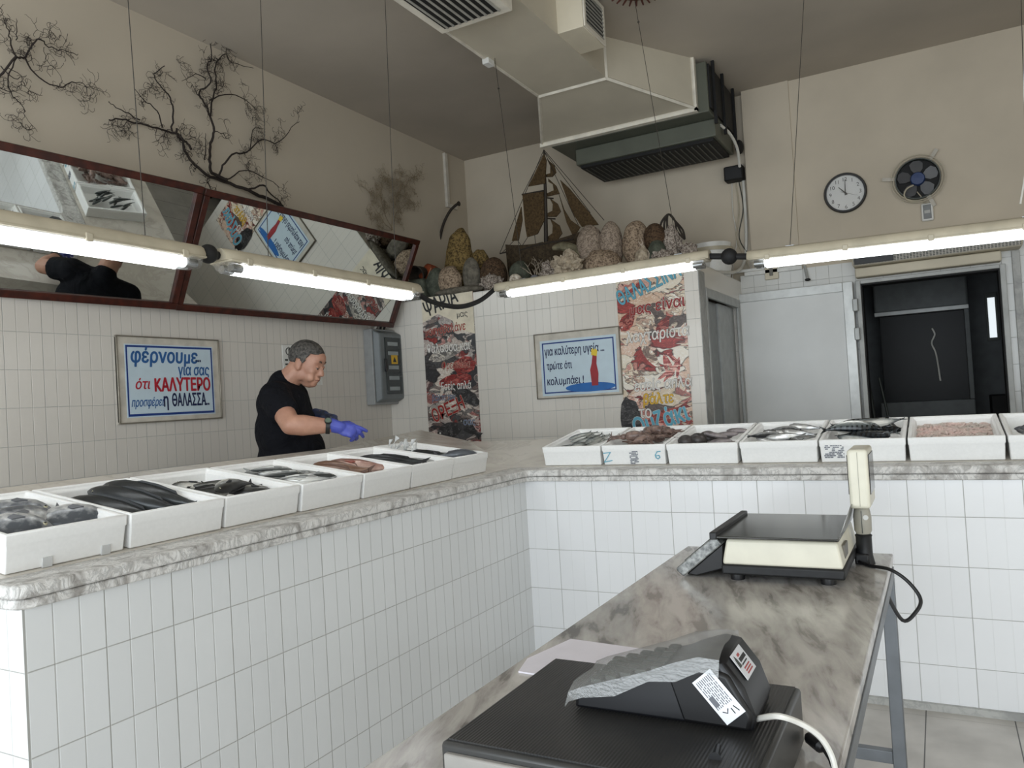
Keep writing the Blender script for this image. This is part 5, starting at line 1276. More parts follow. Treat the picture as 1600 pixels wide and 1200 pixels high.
obj('hanging_cord', add_tube(NB(), smooth_pts([(-.02, 8.37, 1.80), (.0, 8.37, 1.74), (-.03, 8.37, 1.66), (.0, 8.37, 1.55), (.02, 8.37, 1.30)], 5), .008, 6), M_cable_w, t)
c = at(1490, 452, 'Y', 8.8)
tag(obj('dark_wall_box', add_box(NB(), (c.x - .085, 8.72, c.z - .085), (c.x + .085, 8.9, c.z + .085)), M_blkm, None, .01), 'dark square box high on the rear wall inside the cold room', 'wall box')
tag(obj('plastic_crate', add_box(NB(), (.42, 8.45, 0.0), (.62, 8.75, 1.14)), M_blkm, None, .01), 'black stacked crate low at right inside the cold room doorway', 'crate')
t = thing('broom', 'dark broom handle leaning inside left of the cold room doorway', 'broom', (-.48, 7.5, 0)); obj('handle', add_tube(NB(), [(-.42, 7.4, .12), (-.55, 7.62, 1.42)], .013, 7), M_dkg, t); obj('brush', add_box(NB(), (-.52, 7.36, 0), (-.32, 7.44, .14)), M_blk, t, .02)
t = thing('mop', 'second thin dark pole leaning right of the broom in cold room', 'mop', (-.30, 7.5, 0)); obj('handle', add_tube(NB(), [(-.26, 7.5, .1), (-.46, 7.7, 1.36)], .011, 7), M_dkg, t); obj('mop_head', add_ball(NB(), (-.26, 7.5, .09), (.1, .07, .09)), M_blk, t)
a_, b_ = at(1542, 466, 'Y', 8.89), at(1558, 527, 'Y', 8.89)
d3 = struct('window_1', add_box(NB(), (a_.x - .02, 8.86, b_.z - .03), (b_.x + .02, 8.90, a_.z + .05)), M_dkg)
obj('pane', add_box(NB(), (a_.x, 8.855, b_.z), (b_.x, 8.862, a_.z)), emit('daylit_slot', (226, 234, 238), 1.0), d3)
c = at(1597, 511, 'Y', YC)
tag(obj('wall_switch', add_box(NB(), (c.x - .02, YC - .02, c.z - .025), (c.x + .06, YC, c.z + .025)), M_blk, None, .005), 'small black switch on the tiles at the right picture edge', 'switch')

# ------------------------------------------------------------------ marble table
M_tab = NT('table_marble'); q = M_tab
g = q.n('ShaderNodeNewGeometry'); mp0 = q.n('ShaderNodeMapping'); q.l(g.outputs['Position'], mp0.inputs[0]); mp0.inputs['Rotation'].default_value = (0, 0, -.32)
mp = q.n('ShaderNodeMapping'); q.l(mp0.outputs[0], mp.inputs[0]); mp.inputs['Scale'].default_value = (4.2, .9, 1)
n1 = q.n('ShaderNodeTexNoise', i_Scale=5.5, i_Detail=6.0, i_Roughness=.55, i_Distortion=.35); q.l(mp.outputs[0], n1.inputs['Vector'])
n2 = q.n('ShaderNodeTexNoise', i_Scale=1.7, i_Detail=3.0, i_Distortion=.4); q.l(mp.outputs[0], n2.inputs['Vector'])
n3 = q.n('ShaderNodeTexNoise', i_Scale=60.0, i_Detail=2.0); q.l(g.outputs['Position'], n3.inputs['Vector'])
base = q.ramp(n2.outputs['Fac'], [(.30, lin(124, 119, 113)), (.48, lin(172, 166, 159)), (.66, lin(200, 194, 186))])
st = q.ramp(n1.outputs['Fac'], [(.37, lin(80, 77, 76)), (.44, lin(166, 162, 158)), (.60, lin(212, 209, 204))])
q.l(q.mix(.55, base, st), q.b.inputs['Base Color']); q.b.inputs['Roughness'].default_value = .2
M_tab = q.m
t = thing('marble_table', 'grey marble topped table in the foreground that carries the scale', 'table', (-.52, 1.6, 0))
obj('tabletop', add_box(NB(), (-.866, .50, .735), (-.168, 2.888, .765)), M_tab, t, .004)
M_leg = mat('grey_steel_leg', (112, 116, 120), 0.4, 0.4)
for x in (-.842, -.205):
    for y in (.56, 2.79): obj('leg', add_box(NB(), (x, y, 0), (x + .04, y + .04, .70)), M_leg, t, .003)
bm = NB(); add_box(bm, (-.842, .56, .70), (-.165, .60, .735)); add_box(bm, (-.842, 2.79, .70), (-.165, 2.83, .735)); add_box(bm, (-.842, .60, .70), (-.802, 2.79, .735)); add_box(bm, (-.205, .60, .70), (-.165, 2.79, .735)); obj('top_rail', bm, M_leg, t, .002)
for y in (.565, 2.795): obj('stretcher', add_box(NB(), (-.802, y, .10), (-.205, y + .03, .14)), M_leg, t, .002)

# ------------------------------------------------------------------ weighing scale
ZT = .765
t = thing('weighing_scale', 'cream and black weighing scale with pole display on the far end of table', 'weighing scale', (-.44, 2.6, ZT))
M_ivory = mat('ivory_plastic', (222, 218, 200), 0.4, var=.03); M_pl2 = mat('dark_steel_plate', (92, 92, 90), 0.16, 0.85, var=.05)
for x in (-.575, -.315):
    for y in (2.42, 2.74): obj('foot', add_lathe(NB(), [(.021, ZT), (.023, ZT + .02), (.02, ZT + .028)], Matrix.Translation((x, y, 0)), 14), M_blk, t)
M_bchip = mat('chipped_black', (26, 28, 30), 0.5, c2=(20, 20, 22), var=.1, vscale=50)
obj('base_tray', add_box(NB(), (-.612, 2.372, ZT + .022), (-.264, 2.80, ZT + .052)), M_bchip, t, .006)
rings = [[Vector((-.608 + i, 2.376 + i, z)), Vector((-.268 - i, 2.376 + i, z)), Vector((-.268 - i, 2.796 - i, z)), Vector((-.608 + i, 2.796 - i, z))] for i, z in ((0, ZT + .052), (.002, ZT + .07), (.012, ZT + .124), (.02, ZT + .128))]
obj('body', add_rings(NB(), rings), M_ivory, t, .006)
obj('side_window', add_box(NB(), (-.276, 2.45, ZT + .068), (-.268, 2.53, ZT + .108), None), mat('window_grey', (112, 108, 100), 0.4), t, .002)
pl = obj('weighing_plate', add_box(NB(), (-.622, 2.365, ZT + .132), (-.276, 2.805, ZT + .139)), M_pl2, t, .002)
obj('raised_edge', add_box(NB(), (-.640, 2.362, ZT + .128), (-.618, 2.805, ZT + .150)), M_blk, pl, .003)
obj('end_guard', add_prism(NB(), [(-.278, 2.37, ZT + .132), (-.278, 2.80, ZT + .132), (-.262, 2.80, ZT + .205), (-.264, 2.62, ZT + .195), (-.274, 2.44, ZT + .150)], (.003, 0, 0)), M_steel, pl)
# key console tilted at the left end
d = Vector((-.135, 0, -.112)).normalized(); n = Vector((-d.z, 0, d.x)); 
if n.z < 0: n = -n
o_ = Vector((-.632, 2.40, ZT + .130))
def con(u, v, y): return o_ + d * u + n * v + Vector((0, y - 2.40, 0))
bm = NB(); add_prism(bm, [con(0, -.03, 2.40), con(.165, -.03, 2.40), con(.17, -.004, 2.40), con(.165, 0.004, 2.40), con(0, .004, 2.40)], (0, .38, 0)); 
co = obj('key_console', bm, mat('film_wrapped_plastic', (168, 170, 168), 0.18, 0.35, c2=(96, 98, 98), vscale=60), t, .004)
bm = NB(); add_prism(bm, [con(.0, -.03, 2.41), con(.155, -.03, 2.41), Vector((-.70, 2.41, ZT + .004)), Vector((-.615, 2.41, ZT + .03))], (0, .36, 0)); obj('console_support', bm, M_blk, t, .004)
bm = NB()
for i in range(4):
    for j in range(6): add_prism(bm, [con(.03 + i * .03, .003, 2.44 + j * .05), con(.052 + i * .03, .003, 2.44 + j * .05), con(.052 + i * .03, .003, 2.475 + j * .05), con(.03 + i * .03, .003, 2.475 + j * .05)], n * .004)
obj('keys', bm, M_dkg, co)
# pole and display head
px, py = -.240, 2.72
ps = obj('pole_base', add_lathe(NB(), [(.030, ZT), (.028, ZT + .01), (.024, ZT + .03), (.024, ZT + .085), (.026, ZT + .09), (.020, ZT + .096)], Matrix.Translation((px, py, 0)), 20), M_bchip, t)
pc = obj('pole_clamp', add_lathe(NB(), [(.018, ZT + .09), (.026, ZT + .105), (.027, ZT + .15), (.022, ZT + .18), (.018, ZT + .185)], Matrix.Translation((px, py, 0)), 20), mat('clamp_grey', (168, 164, 152), 0.5), t)
bm = NB(); add_box(bm, (px - .001, py - .0275, ZT + .10), (px + .001, py - .02, ZT + .17)); obj('seam', bm, M_dkg, pc)
bm = NB(); add_lathe(bm, [(.001, .0), (.008, .0), (.008, .002), (.001, .002)], disc_frame((px + .012, py - .0245, ZT + .150)), 14); obj('round_sticker', bm, M_wht, pc)
obj('bracket', add_box(NB(), (-.268, 2.69, ZT), (-.225, 2.74, ZT + .035)), M_bchip, t, .006)
hd = obj('display_head', add_box(NB(), (-.268, 2.66, ZT + .182), (-.208, 2.86, ZT + .368)), M_ivory, t, .010, 3)
obj('display_window', add_box(NB(), (-.2085, 2.675, ZT + .225), (-.2055, 2.845, ZT + .35)), mat('display_dark', (30, 32, 32), 0.15), hd, .002)
obj('display_window', add_box(NB(), (-.2705, 2.675, ZT + .225), (-.2675, 2.845, ZT + .35)), mat('display_dark', (30, 32, 32)), hd, .002)
bm = NB(); add_box(bm, (-.2387, 2.6585, ZT + .19), (-.2375, 2.6605, ZT + .36)); obj('seam', bm, mat('seam_grey', (160, 156, 144), 0.5), hd)
pts = smooth_pts([(-.262, 2.70, ZT + .012), (-.225, 2.66, ZT + .006), (-.165, 2.62, ZT + .006), at(1418, 908, 'Y', 2.60), at(1438, 935, 'Y', 2.58), at(1432, 955, 'Y', 2.56), at(1410, 969, 'Y', 2.55), (-.178, 2.55, .725)], 7)
obj('power_cord', add_tube(NB(), pts, .0055, 8), M_blk, t)

# ------------------------------------------------------------------ cash drawer, paper, till
q = NT('ribbed_black'); g = q.n('ShaderNodeNewGeometry'); mp = q.n('ShaderNodeMapping'); q.l(g.outputs['Position'], mp.inputs[0]); mp.inputs['Rotation'].default_value = (0, 0, .0)
wv = q.n('ShaderNodeTexWave', i_Scale=60.0); wv.bands_direction = 'X'; q.l(mp.outputs[0], wv.inputs['Vector'])
nz = q.n('ShaderNodeTexNoise', i_Scale=6.0, i_Detail=4.0); q.l(g.outputs['Position'], nz.inputs['Vector'])
q.l(q.ramp(nz.outputs['Fac'], [(.35, lin(36, 36, 36)), (.7, lin(50, 49, 47))]), q.b.inputs['Base Color']); q.b.inputs['Roughness'].default_value = .42; q.bump(wv.outputs['Fac'], .25, .002)
M_rib = q.m
t = thing('cash_box', 'large flat black cash drawer at near end of table, under the till', 'cash drawer', (-.45, 1.13, ZT))
obj('case', add_box(NB(), (-.672, .945, ZT + .004), (-.226, 1.33, .858)), mat('drawer_black', (52, 52, 51), 0.35), t, .006)
obj('ribbed_top', add_box(NB(), (-.664, .955, .856), (-.234, 1.322, .8605)), M_rib, t)
obj('drawer_front', add_box(NB(), (-.662, .936, ZT + .014), (-.236, .947, .846)), mat('drawer_front_lit', (150, 147, 142), 0.35), t, .003)  # black front; the window light on it is put into this lighter grey
for x in (-.65, -.26):
    for y in (.97, 1.30): obj('foot', add_lathe(NB(), [(.012, ZT), (.012, ZT + .005)], Matrix.Translation((x, y, 0)), 10), M_blk, t)
bm = NB(); c1, c2 = at(1122, 1166, 'Z', .8615), at(1117, 1186, 'Z', .8615); add_tube(bm, [c1, c1.lerp(c2, .75), c2], [.004, .005, .009], 8)
tag(obj('pen_cap', bm, M_blk), 'small black cap lying on the cash drawer top in front of till', 'cap')
bm = NB()
add_prism(bm, [(-.815, 1.71, ZT + .0005), (-.60, 1.69, ZT + .0005), (-.60, 1.46, ZT + .0005), (-.83, 1.47, ZT + .0005), (-.85, 1.55, ZT + .0005)], (0, 0, .0035))
tag(obj('paper_sheet', bm, mat('wrapping_paper', (232, 228, 236), 0.6, var=.02)), 'white paper sheets on the table behind the cash drawer', 'paper')
# till (small cash register seen from its back), wrapped in clear plastic
th = radians(1); E1 = Vector((cos(th), sin(th), 0)); E2 = Vector((-sin(th), cos(th), 0)); O_ = Vector((-.534, 1.115, .8605))
def P_(x, y, z): return O_ + E1 * (x * .915) + E2 * y + Vector((0, 0, z * .89))
MT = Matrix(((E1.x * .915, E2.x, 0, O_.x), (E1.y * .915, E2.y, 0, O_.y), (0, 0, .89, O_.z), (0, 0, 0, 1)))
t = thing('cash_register', 'black till wrapped in clear plastic with two white labels, on the cash drawer', 'cash register', O_)
prof = [(0, .003), (.004, .030), (.02, .040), (.175, .088), (.195, .098), (.235, .112), (.262, .108), (.290, .070), (.305, .025), (.300, .003)]
W_ = .135
bm = NB(); rings = []
for y, s in ((0, .0), (.006, .006), (W_ - .006, .006), (W_, .0)):
    k = 1.0 if s else .94
    rings.append([P_(.15 + (x - .15) * k, y, .05 + (z - .05) * k) for x, z in prof])
add_rings(bm, rings); obj('case', bm, mat('till_black', (14, 15, 19), 0.4), t, .003)
bm = NB(); add_prism(bm, [P_(.168, -.001, .078), P_(.235, -.006, .100), P_(.268, -.006, .092), P_(.302, -.006, .03), P_(.296, -.004, .004), P_(.19, -.001, .004)], E2 * .05); obj('printer_side', bm, mat('till_black2', (12, 12, 14), 0.45), t, .006)
# clear plastic cover over the keyboard
q = NT('wrinkled_plastic'); q.t.nodes.remove(q.b); tr = q.n('ShaderNodeBsdfTransparent'); gl = q.n('ShaderNodeBsdfGlossy'); gl.inputs['Roughness'].default_value = .34; df = q.n('ShaderNodeBsdfDiffuse'); df.inputs[0].default_value = (.42, .43, .42, 1)
nz = q.n('ShaderNodeTexNoise', i_Scale=14.0, i_Detail=3.0, i_Distortion=1.5); bp = q.n('ShaderNodeBump'); bp.inputs['Strength'].default_value = .3; bp.inputs['Distance'].default_value = .01; q.l(nz.outputs['Fac'], bp.inputs['Height']); q.l(bp.outputs[0], gl.inputs['Normal'])
m1 = q.n('ShaderNodeMixShader'); m1.inputs[0].default_value = .28; q.l(df.outputs[0], m1.inputs[1]); q.l(gl.outputs[0], m1.inputs[2])
fr = q.n('ShaderNodeMixShader'); fr.inputs[0].default_value = .38; q.l(tr.outputs[0], fr.inputs[1]); q.l(m1.outputs[0], fr.inputs[2]); q.l(fr.outputs[0], q.t.nodes['Material Output'].inputs[0])
M_cover = q.m
bm = NB(); rr = random.Random(12); prof2 = [(-.012, .020), (-.004, .040), (.02, .052), (.08, .074), (.14, .094), (.185, .112), (.225, .124), (.255, .122)]
NY = 7; G = [[bm.verts.new(P_(x + rr.uniform(-.002, .002), -.006 + (W_ + .012) * j / (NY - 1), z + rr.uniform(-.002, .003) - (.010 if j in (0, NY - 1) else 0))) for j in range(NY)] for x, z in prof2]
for a_ in range(len(prof2) - 1):
    for j in range(NY - 1): bm.faces.new((G[a_][j], G[a_ + 1][j], G[a_ + 1][j + 1], G[a_][j + 1]))
for j_, sgn in ((0, -1), (NY - 1, 1)):
    low = [bm.verts.new(P_(x, (-.009 if sgn < 0 else W_ + .009), max(.006, z - .020 - .02 * rr.random()))) for x, z in prof2]
    for a_ in range(len(prof2) - 1): bm.faces.new((G[a_][j_], G[a_ + 1][j_], low[a_ + 1], low[a_]))
obj('plastic_cover', bm, M_cover, t)
bm = NB()
for i in range(5):
    for j in range(5): x = .03 + i * .027; add_box(bm, (x, .012 + j * .024, .043 + (x - .02) * .31), (x + .018, .028 + j * .024, .050 + (x - .02) * .31), MT)
obj('keys', bm, M_dkg, t)
# labels
def sticker(name, o, xd, yd, wd, ht):
    X = Vector(xd).normalized(); Y = (Vector(yd) - X * X.dot(Vector(yd))).normalized(); Z = X.cross(Y)
    M = Matrix(((X.x, Y.x, Z.x, o.x), (X.y, Y.y, Z.y, o.y), (X.z, Y.z, Z.z, o.z), (0, 0, 0, 1)))
    return obj(name, add_box(NB(), (0, 0, 0), (wd, ht, .0008), M), mat('label_white', (214, 216, 220), 0.5, var=.02), t, .0004), M
# side label: long, runs down to the rear
xd = P_(.262, -.006, .016) - P_(.205, -.006, .084)
s_, M = sticker('side_label', P_(.212, -.0068, .074) , xd, E1 * .8 + Vector((0, 0, .6)), .072, .036)
bm = NB(); rr = random.Random(2)
for i in range(9):
    y = .004 + i * .0032; x = .004
    while x < .048: L = rr.uniform(.003, .012); add_box(bm, (x, y, .0007), (min(x + L, .05), y + .0013, .0011), M); x += L + .0015
add_box(bm, (.030, .004, .0007), (.046, .012, .0012), M); obj('fine_print', bm, mat('label_ink', (96, 98, 104), 0.6), s_)
bm = NB(); add_tube(bm, [M @ Vector(p) for p in ((.055, .008, .001), (.060, .013, .001), (.055, .018, .001))], .0008, 4); add_tube(bm, [M @ Vector(p) for p in ((.057, .022, .001), (.066, .022, .001))], .0008, 4); add_tube(bm, [M @ Vector(p) for p in ((.056, .027, .001), (.066, .030, .001))], .0008, 4); obj('recycling_marks', bm, M_blk, s_)
# rear label on the slanted back
yd = P_(.264, 0, .106) - P_(.289, 0, .072)
s_, M = sticker('rear_label', P_(.2905, .030, .0725), E2, yd, .062, .040)
bm = NB(); add_box(bm, (.022, .022, .0007), (.056, .028, .0011), M); add_box(bm, (.020, .0175, .0007), (.050, .0195, .0011), M); obj('heading_print', bm, M_blk, s_)
bm = NB(); add_box(bm, (.024, .030, .0007), (.036, .034, .0011), M)
for k in range(3): add_box(bm, (.018, .004 + k * .004, .0007), (.050, .0062 + k * .004, .0011), M)
obj('red_print', bm, mat('label_red', (168, 84, 84), 0.6), s_)
bm = NB(); add_prism(bm, [M @ Vector(p) for p in ((.005, .018, .0008), (.017, .018, .0008), (.015, .030, .0008), (.011, .036, .0008), (.007, .030, .0008))], M.to_3x3() @ Vector((0, 0, .0004))); obj('logo_mark', bm, M_dkg, s_)
pts = smooth_pts([P_(.300, .03, .012), at(1215, 1119, 'Y', 1.08), at(1250, 1130, 'Y', 1.10), at(1280, 1150, 'Y', 1.12), at(1298, 1178, 'Y', 1.13), at(1306, 1210, 'Y', 1.12), at(1310, 1260, 'Y', 1.10)], 7)
obj('white_cord', add_tube(NB(), pts, .0042, 8), M_cable_w, t)
t = thing('adapter_cable', 'thin black cable with thick sleeve lying beside the cash drawer', 'cable', (-.2, 1.3, ZT))
a_, b_, c_ = at(1262, 1150, 'Y', 1.31), at(1286, 1170, 'Y', 1.28), at(1302, 1192, 'Y', 1.25)
a_.z = max(a_.z, ZT + .012); b_.z = max(b_.z, ZT + .010); c_.z = ZT + .004
obj('sleeve', add_tube(NB(), [a_, a_.lerp(b_, .15), a_.lerp(b_, .85), b_], [.006, .010, .010, .005], 10), M_blk, t)
obj('cord', add_tube(NB(), [b_, b_.lerp(c_, .5) + Vector((.002, 0, 0)), c_, c_ + Vector((.004, -.06, 0))], .003, 6), M_blk, t)
# ------------------------------------------------------------------ the man behind the counter
PB = at(455, 647, 'D', 4.42)
PF = Vector((.877, .48, 0)).normalized(); PS = Vector((PF.y, -PF.x, 0))
def W(a, s, z): return Vector((PB.x, PB.y, 0)) + PF * a + PS * s + Vector((0, 0, z))
PM = Matrix(((PF.x, PS.x, 0, PB.x), (PF.y, PS.y, 0, PB.y), (0, 0, 1, 0), (0, 0, 0, 1)))
t = thing('person', 'man in black t-shirt and blue gloves reaching over the counter, wearing a wrist watch', 'person', (PB.x, PB.y, 0))
def limb(bm, pts, seg=16):
    """rounded tapering limb through (point, radius)"""
    P = [p for p, r in pts]; R = [r for p, r in pts]
    add_tube(bm, P, R, seg)
    for p, r in pts: add_ball(bm, p, r, u=seg, v=10)
def ell(bm, c, r, M=None): add_ball(bm, c, r, (PM.to_3x3() if M is None else M), u=20, v=14)
# joints
SHR, ELR, WRR = W(-.030, .185, 1.450), W(.094, .350, 1.295), W(.312, .300, 1.273)
SHL, ELL, WRL = W(-.035, -.19, 1.455), W(.0, -.31, 1.22), W(.115, -.17, 1.335)
HC = W(.106, .0, 1.632)
HM = PM.to_3x3() @ Matrix.Rotation(radians(14), 3, 'Z') @ Matrix.Rotation(radians(20), 3, 'Y')          # head pitched down: axes forward, side, up
def H(f, s, u): return HC + HM @ Vector((f, s, u))
bm = NB()
# torso, hips, legs under the clothes
for c, r in (((-.015, 0, 1.10), (.165, .185, .2)), ((-.035, 0, 1.28), (.145, .20, .2)), ((-.045, 0, 1.42), (.115, .19, .12)), ((-.02, 0, .96), (.15, .18, .14))): ell(bm, W(*c), r)
limb(bm, [(W(-.05, 0, 1.47), .085), (W(-.02, 0, 1.535), .068), (W(.045, 0, 1.59), .064), (W(.08, 0, 1.63), .07)])
for s in (1, -1):
    limb(bm, [(W(-.02, s * .095, .93), .10), (W(-.01, s * .11, .70), .085), (W(.0, s * .115, .50), .062), (W(-.015, s * .12, .30), .058), (W(-.03, s * .12, .10), .042)])
    limb(bm, [(W(-.03, s * .12, .07), .042), (W(.06, s * .135, .045), .036), (W(.13, s * .145, .035), .03)])
limb(bm, [(SHR, .066), (SHR.lerp(ELR, .5), .060), (ELR, .053)]); limb(bm, [(ELR, .053), (ELR.lerp(WRR, .28), .056), (ELR.lerp(WRR, .7), .043), (WRR, .031)])
limb(bm, [(SHL, .066), (SHL.lerp(ELL, .5), .060), (ELL, .052)]); limb(bm, [(ELL, .052), (ELL.lerp(WRL, .3), .054), (ELL.lerp(WRL, .7), .042), (WRL, .027)])
for a_, b_ in ((ELR, WRR), (ELL, WRL)):
    d = (b_ - a_).normalized(); limb(bm, [(b_, .026), (b_ + d * .02, .020)])
# head
def hb(f, s, u, rf, rs_, ru): add_ball(bm, H(f, s, u), (rf, rs_, ru), HM, u=20, v=14)
hb(-.012, 0, .035, .098, .077, .088); hb(.030, 0, -.005, .066, .068, .085); hb(.038, 0, -.060, .052, .054, .060); hb(.062, 0, -.098, .027, .030, .024)
for s in (1, -1):
    hb(.004, s * .050, -.062, .034, .018, .036); hb(.060, s * .036, -.028, .026, .024, .026); hb(.075, s * .028, .030, .020, .030, .012); hb(-.010, s * .079, -.008, .021, .008, .032); hb(-.002, s * .080, -.028, .012, .008, .014)
    hb(.090, s * .013, -.041, .012, .009, .009); hb(.055, s * .038, -.066, .03, .02, .026)
hb(.060, 0, .045, .040, .055, .045)
limb(bm, [(H(.084, 0, .014), .011), (H(.096, 0, -.012), .0125), (H(.105, 0, -.034), .0155)], 12)
hb(.086, 0, -.066, .014, .026, .009); hb(.083, 0, -.079, .013, .022, .009); hb(.070, 0, -.055, .022, .034, .03)
hb(.035, 0, -.112, .035, .032, .018)
me = remeshed(bm, .006, 3)
q = NT('skin'); tc = q.n('ShaderNodeTexCoord'); nz = q.n('ShaderNodeTexNoise', i_Scale=14.0, i_Detail=5.0); q.l(tc.outputs['Object'], nz.inputs['Vector'])
q.l(q.ramp(nz.outputs['Fac'], [(.3, lin(160, 116, 96)), (.7, lin(186, 142, 120))]), q.b.inputs['Base Color']); q.b.inputs['Roughness'].default_value = .5
q.b.inputs['Subsurface Weight'].default_value = .08; q.b.inputs['Subsurface Radius'].default_value = (.02, .01, .005)
M_skin = q.m
body = from_mesh('body', me, M_skin, t)
# eyes, brows, mouth line
for s in (1, -1):
    e = obj('eye', add_ball(NB(), H(.079, s * .030, -.001), .0120, u=14, v=10), mat('eye_white', (150, 140, 132), 0.25), t)
    obj('iris', add_ball(NB(), H(.0875, s * .0315, -.006), .0055, u=10, v=8), mat('eye_iris', (44, 30, 22), 0.15), e)
    bm = NB(); add_ball(bm, H(.082, s * .030, .0035), (.0135, .0165, .0085), HM, u=14, v=8); obj('eyelid', bm, M_skin, e)
    bm = NB(); add_tube(bm, [H(.0925, s * .014, .030), H(.094, s * .028, .036), H(.082, s * .048, .032)], [.004, .005, .002], 6); obj('eyebrow', bm, mat('brow_hair', (62, 54, 48), 0.8), t)
obj('mouth_line', add_tube(NB(), [H(.083, .024, -.073), H(.0975, .01, -.0725), H(.0985, 0, -.0725), H(.0975, -.01, -.0725), H(.083, -.024, -.073)], .0022, 6), mat('lip_brown', (128, 76, 66), 0.5), t)
# short grey hair: a cap over the skull, trimmed at hairline, ears and nape
bm = NB(); bmesh.ops.create_icosphere(bm, subdivisions=5, radius=1)
dead = []
for v in bm.verts:
    p = Vector((-.014 + v.co.x * .1045, v.co.y * .0825, .037 + v.co.z * .094))
    if p.z < .0: p = Vector((p.x * (1 - .25 * min(1, -p.z / .06)), p.y * (1 - .12 * min(1, -p.z / .06)), p.z))
    p *= 1 + .012 * noise.noise(p * 60)
    lim = .066 if p.x > .045 else (-.008 + .074 * max(0, (p.x - .012) / .033) if p.x > .012 else (-.024 if p.x > -.005 else (.022 if p.x > -.032 else -.055)))
    if p.z < lim: dead.append(v)
    v.co = H(*p)
bmesh.ops.delete(bm, geom=dead, context='VERTS')
q = NT('grey_hair'); tc = q.n('ShaderNodeTexCoord'); nz = q.n('ShaderNodeTexNoise', i_Scale=70.0, i_Detail=4.0); q.l(tc.outputs['Object'], nz.inputs['Vector'])
q.l(q.ramp(nz.outputs['Fac'], [(.35, lin(40, 38, 36)), (.72, lin(96, 92, 87))]), q.b.inputs['Base Color']); q.b.inputs['Roughness'].default_value = .7; q.bump(nz.outputs['Fac'], .6, .006)
obj('hair', bm, q.m, t, solid=.006)
# t-shirt
bm = NB()
for c, r in (((-.010, 0, 1.08), (.188, .205, .22)), ((-.030, 0, 1.26), (.170, .222, .20)), ((-.042, 0, 1.41), (.142, .212, .135)), ((.02, 0, 1.14), (.160, .18, .16)), ((-.01, 0, .98), (.178, .20, .13))): ell(bm, W(*c), r)
limb(bm, [(W(-.06, 0, 1.46), .10), (W(-.038, 0, 1.525), .082)])
for sh, el, k in ((SHR, ELR, .62), (SHL, ELL, .62)):
    limb(bm, [(W(-.05, 0, 1.44), .10), (sh, .088)]); 
    limb(bm, [(sh, .088), (sh.lerp(el, .45), .082)]); add_tube(bm, [sh.lerp(el, .4), sh.lerp(el, k)], [.083, .081], 18)
me = remeshed(bm, .009, 5)
q = NT('black_cotton'); tc = q.n('ShaderNodeTexCoord'); nz = q.n('ShaderNodeTexNoise', i_Scale=7.0, i_Detail=3.0, i_Distortion=1.0); q.l(tc.outputs['Object'], nz.inputs['Vector'])
q.b.inputs['Base Color'].default_value = lin(17, 18, 23); q.b.inputs['Roughness'].default_value = .85; q.b.inputs['Specular IOR Level'].default_value = .15; q.bump(nz.outputs['Fac'], .6, .06)
from_mesh('t_shirt', me, q.m, t)
# trousers and shoes (below the counter)
bm = NB(); ell(bm, W(-.02, 0, .93), (.172, .195, .15))
for s in (1, -1): limb(bm, [(W(-.02, s * .095, .92), .115), (W(-.01, s * .11, .70), .098), (W(.0, s * .115, .50), .078), (W(-.015, s * .12, .30), .074), (W(-.03, s * .12, .12), .068)])
from_mesh('trousers', remeshed(bm, .012, 4), mat('dark_trousers', (34, 38, 48), .85), t)
for s in (1, -1):
    bm = NB(); limb(bm, [(W(-.05, s * .12, .055), .052), (W(.05, s * .132, .05), .05), (W(.14, s * .145, .044), .042)])
    from_mesh('shoe', remeshed(bm, .01, 2), M_blk, t)
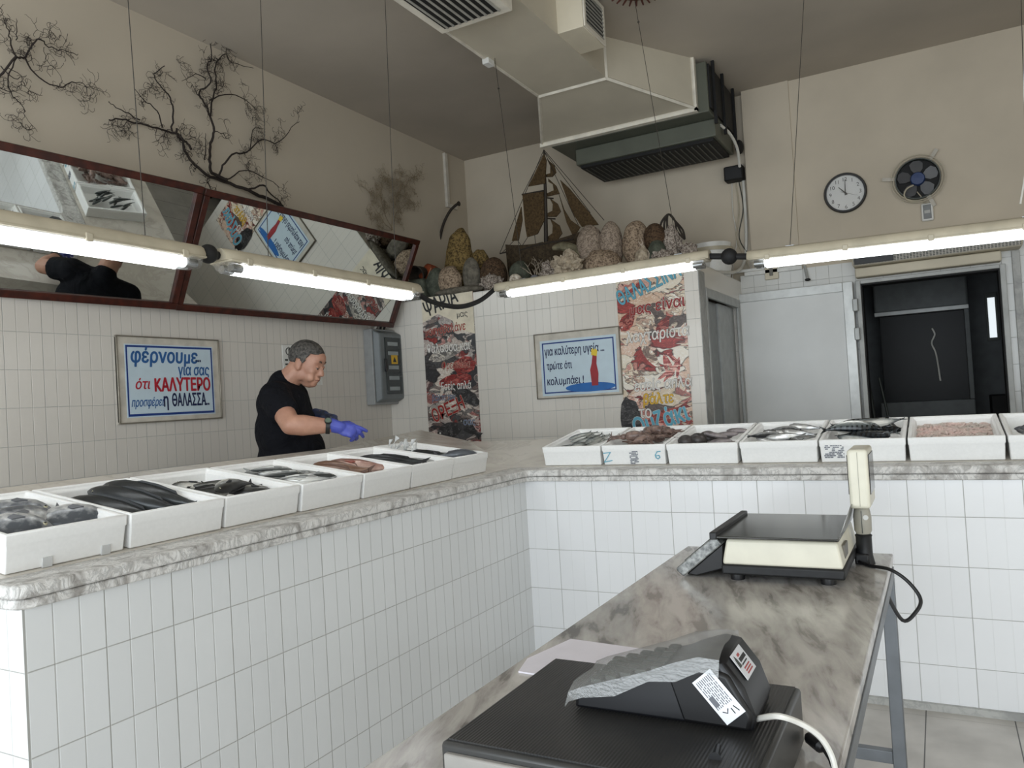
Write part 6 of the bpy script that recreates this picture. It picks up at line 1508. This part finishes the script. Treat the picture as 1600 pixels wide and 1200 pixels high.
# gloves: palm, four bent fingers, thumb
M_glove = mat('blue_glove', (74, 84, 176), .42, var=.05, vscale=30)
M_glove2 = mat('blue_glove_dark', (60, 72, 116), .45, var=.08, vscale=30, c2=(52, 56, 70))  # left glove in a darker, greyer blue
def glove(wr, fwd, side, up, curls, m, side_thumb, label=None, spread=.03):
    """side: across the palm towards the little finger; up: back of the hand"""
    f = fwd.normalized(); up = (up - f * up.dot(f)).normalized(); s_ = f.cross(up).normalized()
    if s_.dot(side) < 0: s_ = -s_
    bm = NB()
    Q = lambda x, y, z: wr + f * x + s_ * y + up * z
    MH = Matrix(((f.x, s_.x, up.x), (f.y, s_.y, up.y), (f.z, s_.z, up.z)))
    limb(bm, [(Q(-.035, 0, 0), .038), (Q(.0, 0, 0), .035), (Q(.02, 0, 0), .034)], 14)
    add_ball(bm, Q(.050, 0, .0), (.052, .043, .020), MH, u=18, v=12); add_ball(bm, Q(.075, .002, .002), (.030, .042, .017), MH, u=18, v=12); add_ball(bm, Q(.035, -.022, -.008), (.034, .020, .018), MH)
    for k, (y, L) in enumerate(((-.031, .074), (-.0105, .082), (.0105, .076), (.030, .060))):
        c1, c2, c3 = curls[k]; p = Q(.088 - .004 * abs(k - 1), y, .002); ang = 0; pts = [(Q(.065, y * .9, .0), .0125), (p, .0115)]
        sd = (k - 1.5) * spread
        for bend, frac, r in ((c1, .45, .0112), (c2, .30, .0105), (c3, .25, .0095)):
            ang += bend; d = (f * cos(ang) - up * sin(ang) + s_ * sd * cos(ang)).normalized(); p = p + d * L * frac; pts.append((p, r))
        limb(bm, pts, 12)
    tp = [(Q(.025, -.028, -.006), .017), (Q(.052, -.050, -.020), .0135), (Q(.080, -.054, -.034), .0115), (Q(.102, -.046, -.044), .0095)]
    limb(bm, tp, 12)
    return from_mesh('glove', remeshed(bm, .0032, 2), m, t)
fw = (W(.485, .27, 1.212) - WRR).normalized()
g1 = glove(WRR + fw * .012, fw, Vector((0, 0, -1)), Vector((0, 0, .55)) + PS * .85, [(.22, .16, .10), (.45, .45, .25), (.66, .70, .4), (.80, .8, .5)], M_glove, 0)
fl = (PF * .75 + PS * .25 + Vector((0, 0, -.15)))
g2 = glove(WRL + fl.normalized() * .012, fl, -PS, Vector((0, 0, 1)), [(1.0, 1.2, .7), (1.05, 1.3, .7), (1.1, 1.3, .8), (1.1, 1.3, .8)], M_glove2, 0)
# wrist watch on the right wrist
d = (WRR - ELR).normalized(); x_, y_ = frame(d); c = WRR - d * .035
ring = [c + (x_ * cos(k * PI / 14) + y_ * sin(k * PI / 14)) * .0385 for k in range(29)]
wt = obj('wrist_watch', add_rings(NB(), [[p + d * o_ + (p - c).normalized() * r_ for p in ring[:-1]] for o_, r_ in ((-.011, 0), (-.011, .004), (.011, .004), (.011, 0))], cap=False), mat('watch_strap', (30, 32, 32), .5), t)
n_ = (PS * .75 + Vector((0, 0, .66))).normalized(); n_ = (n_ - d * n_.dot(d)).normalized()
bm = NB(); add_tube(bm, [c + n_ * .036, c + n_ * .047], .019, 20); wc = obj('watch_case', bm, mat('watch_case', (70, 74, 74), .3, .6), wt)
bm = NB(); add_tube(bm, [c + n_ * .0465, c + n_ * .0478], .0155, 20); obj('watch_face', bm, mat('watch_face', (96, 110, 98), .15), wt)
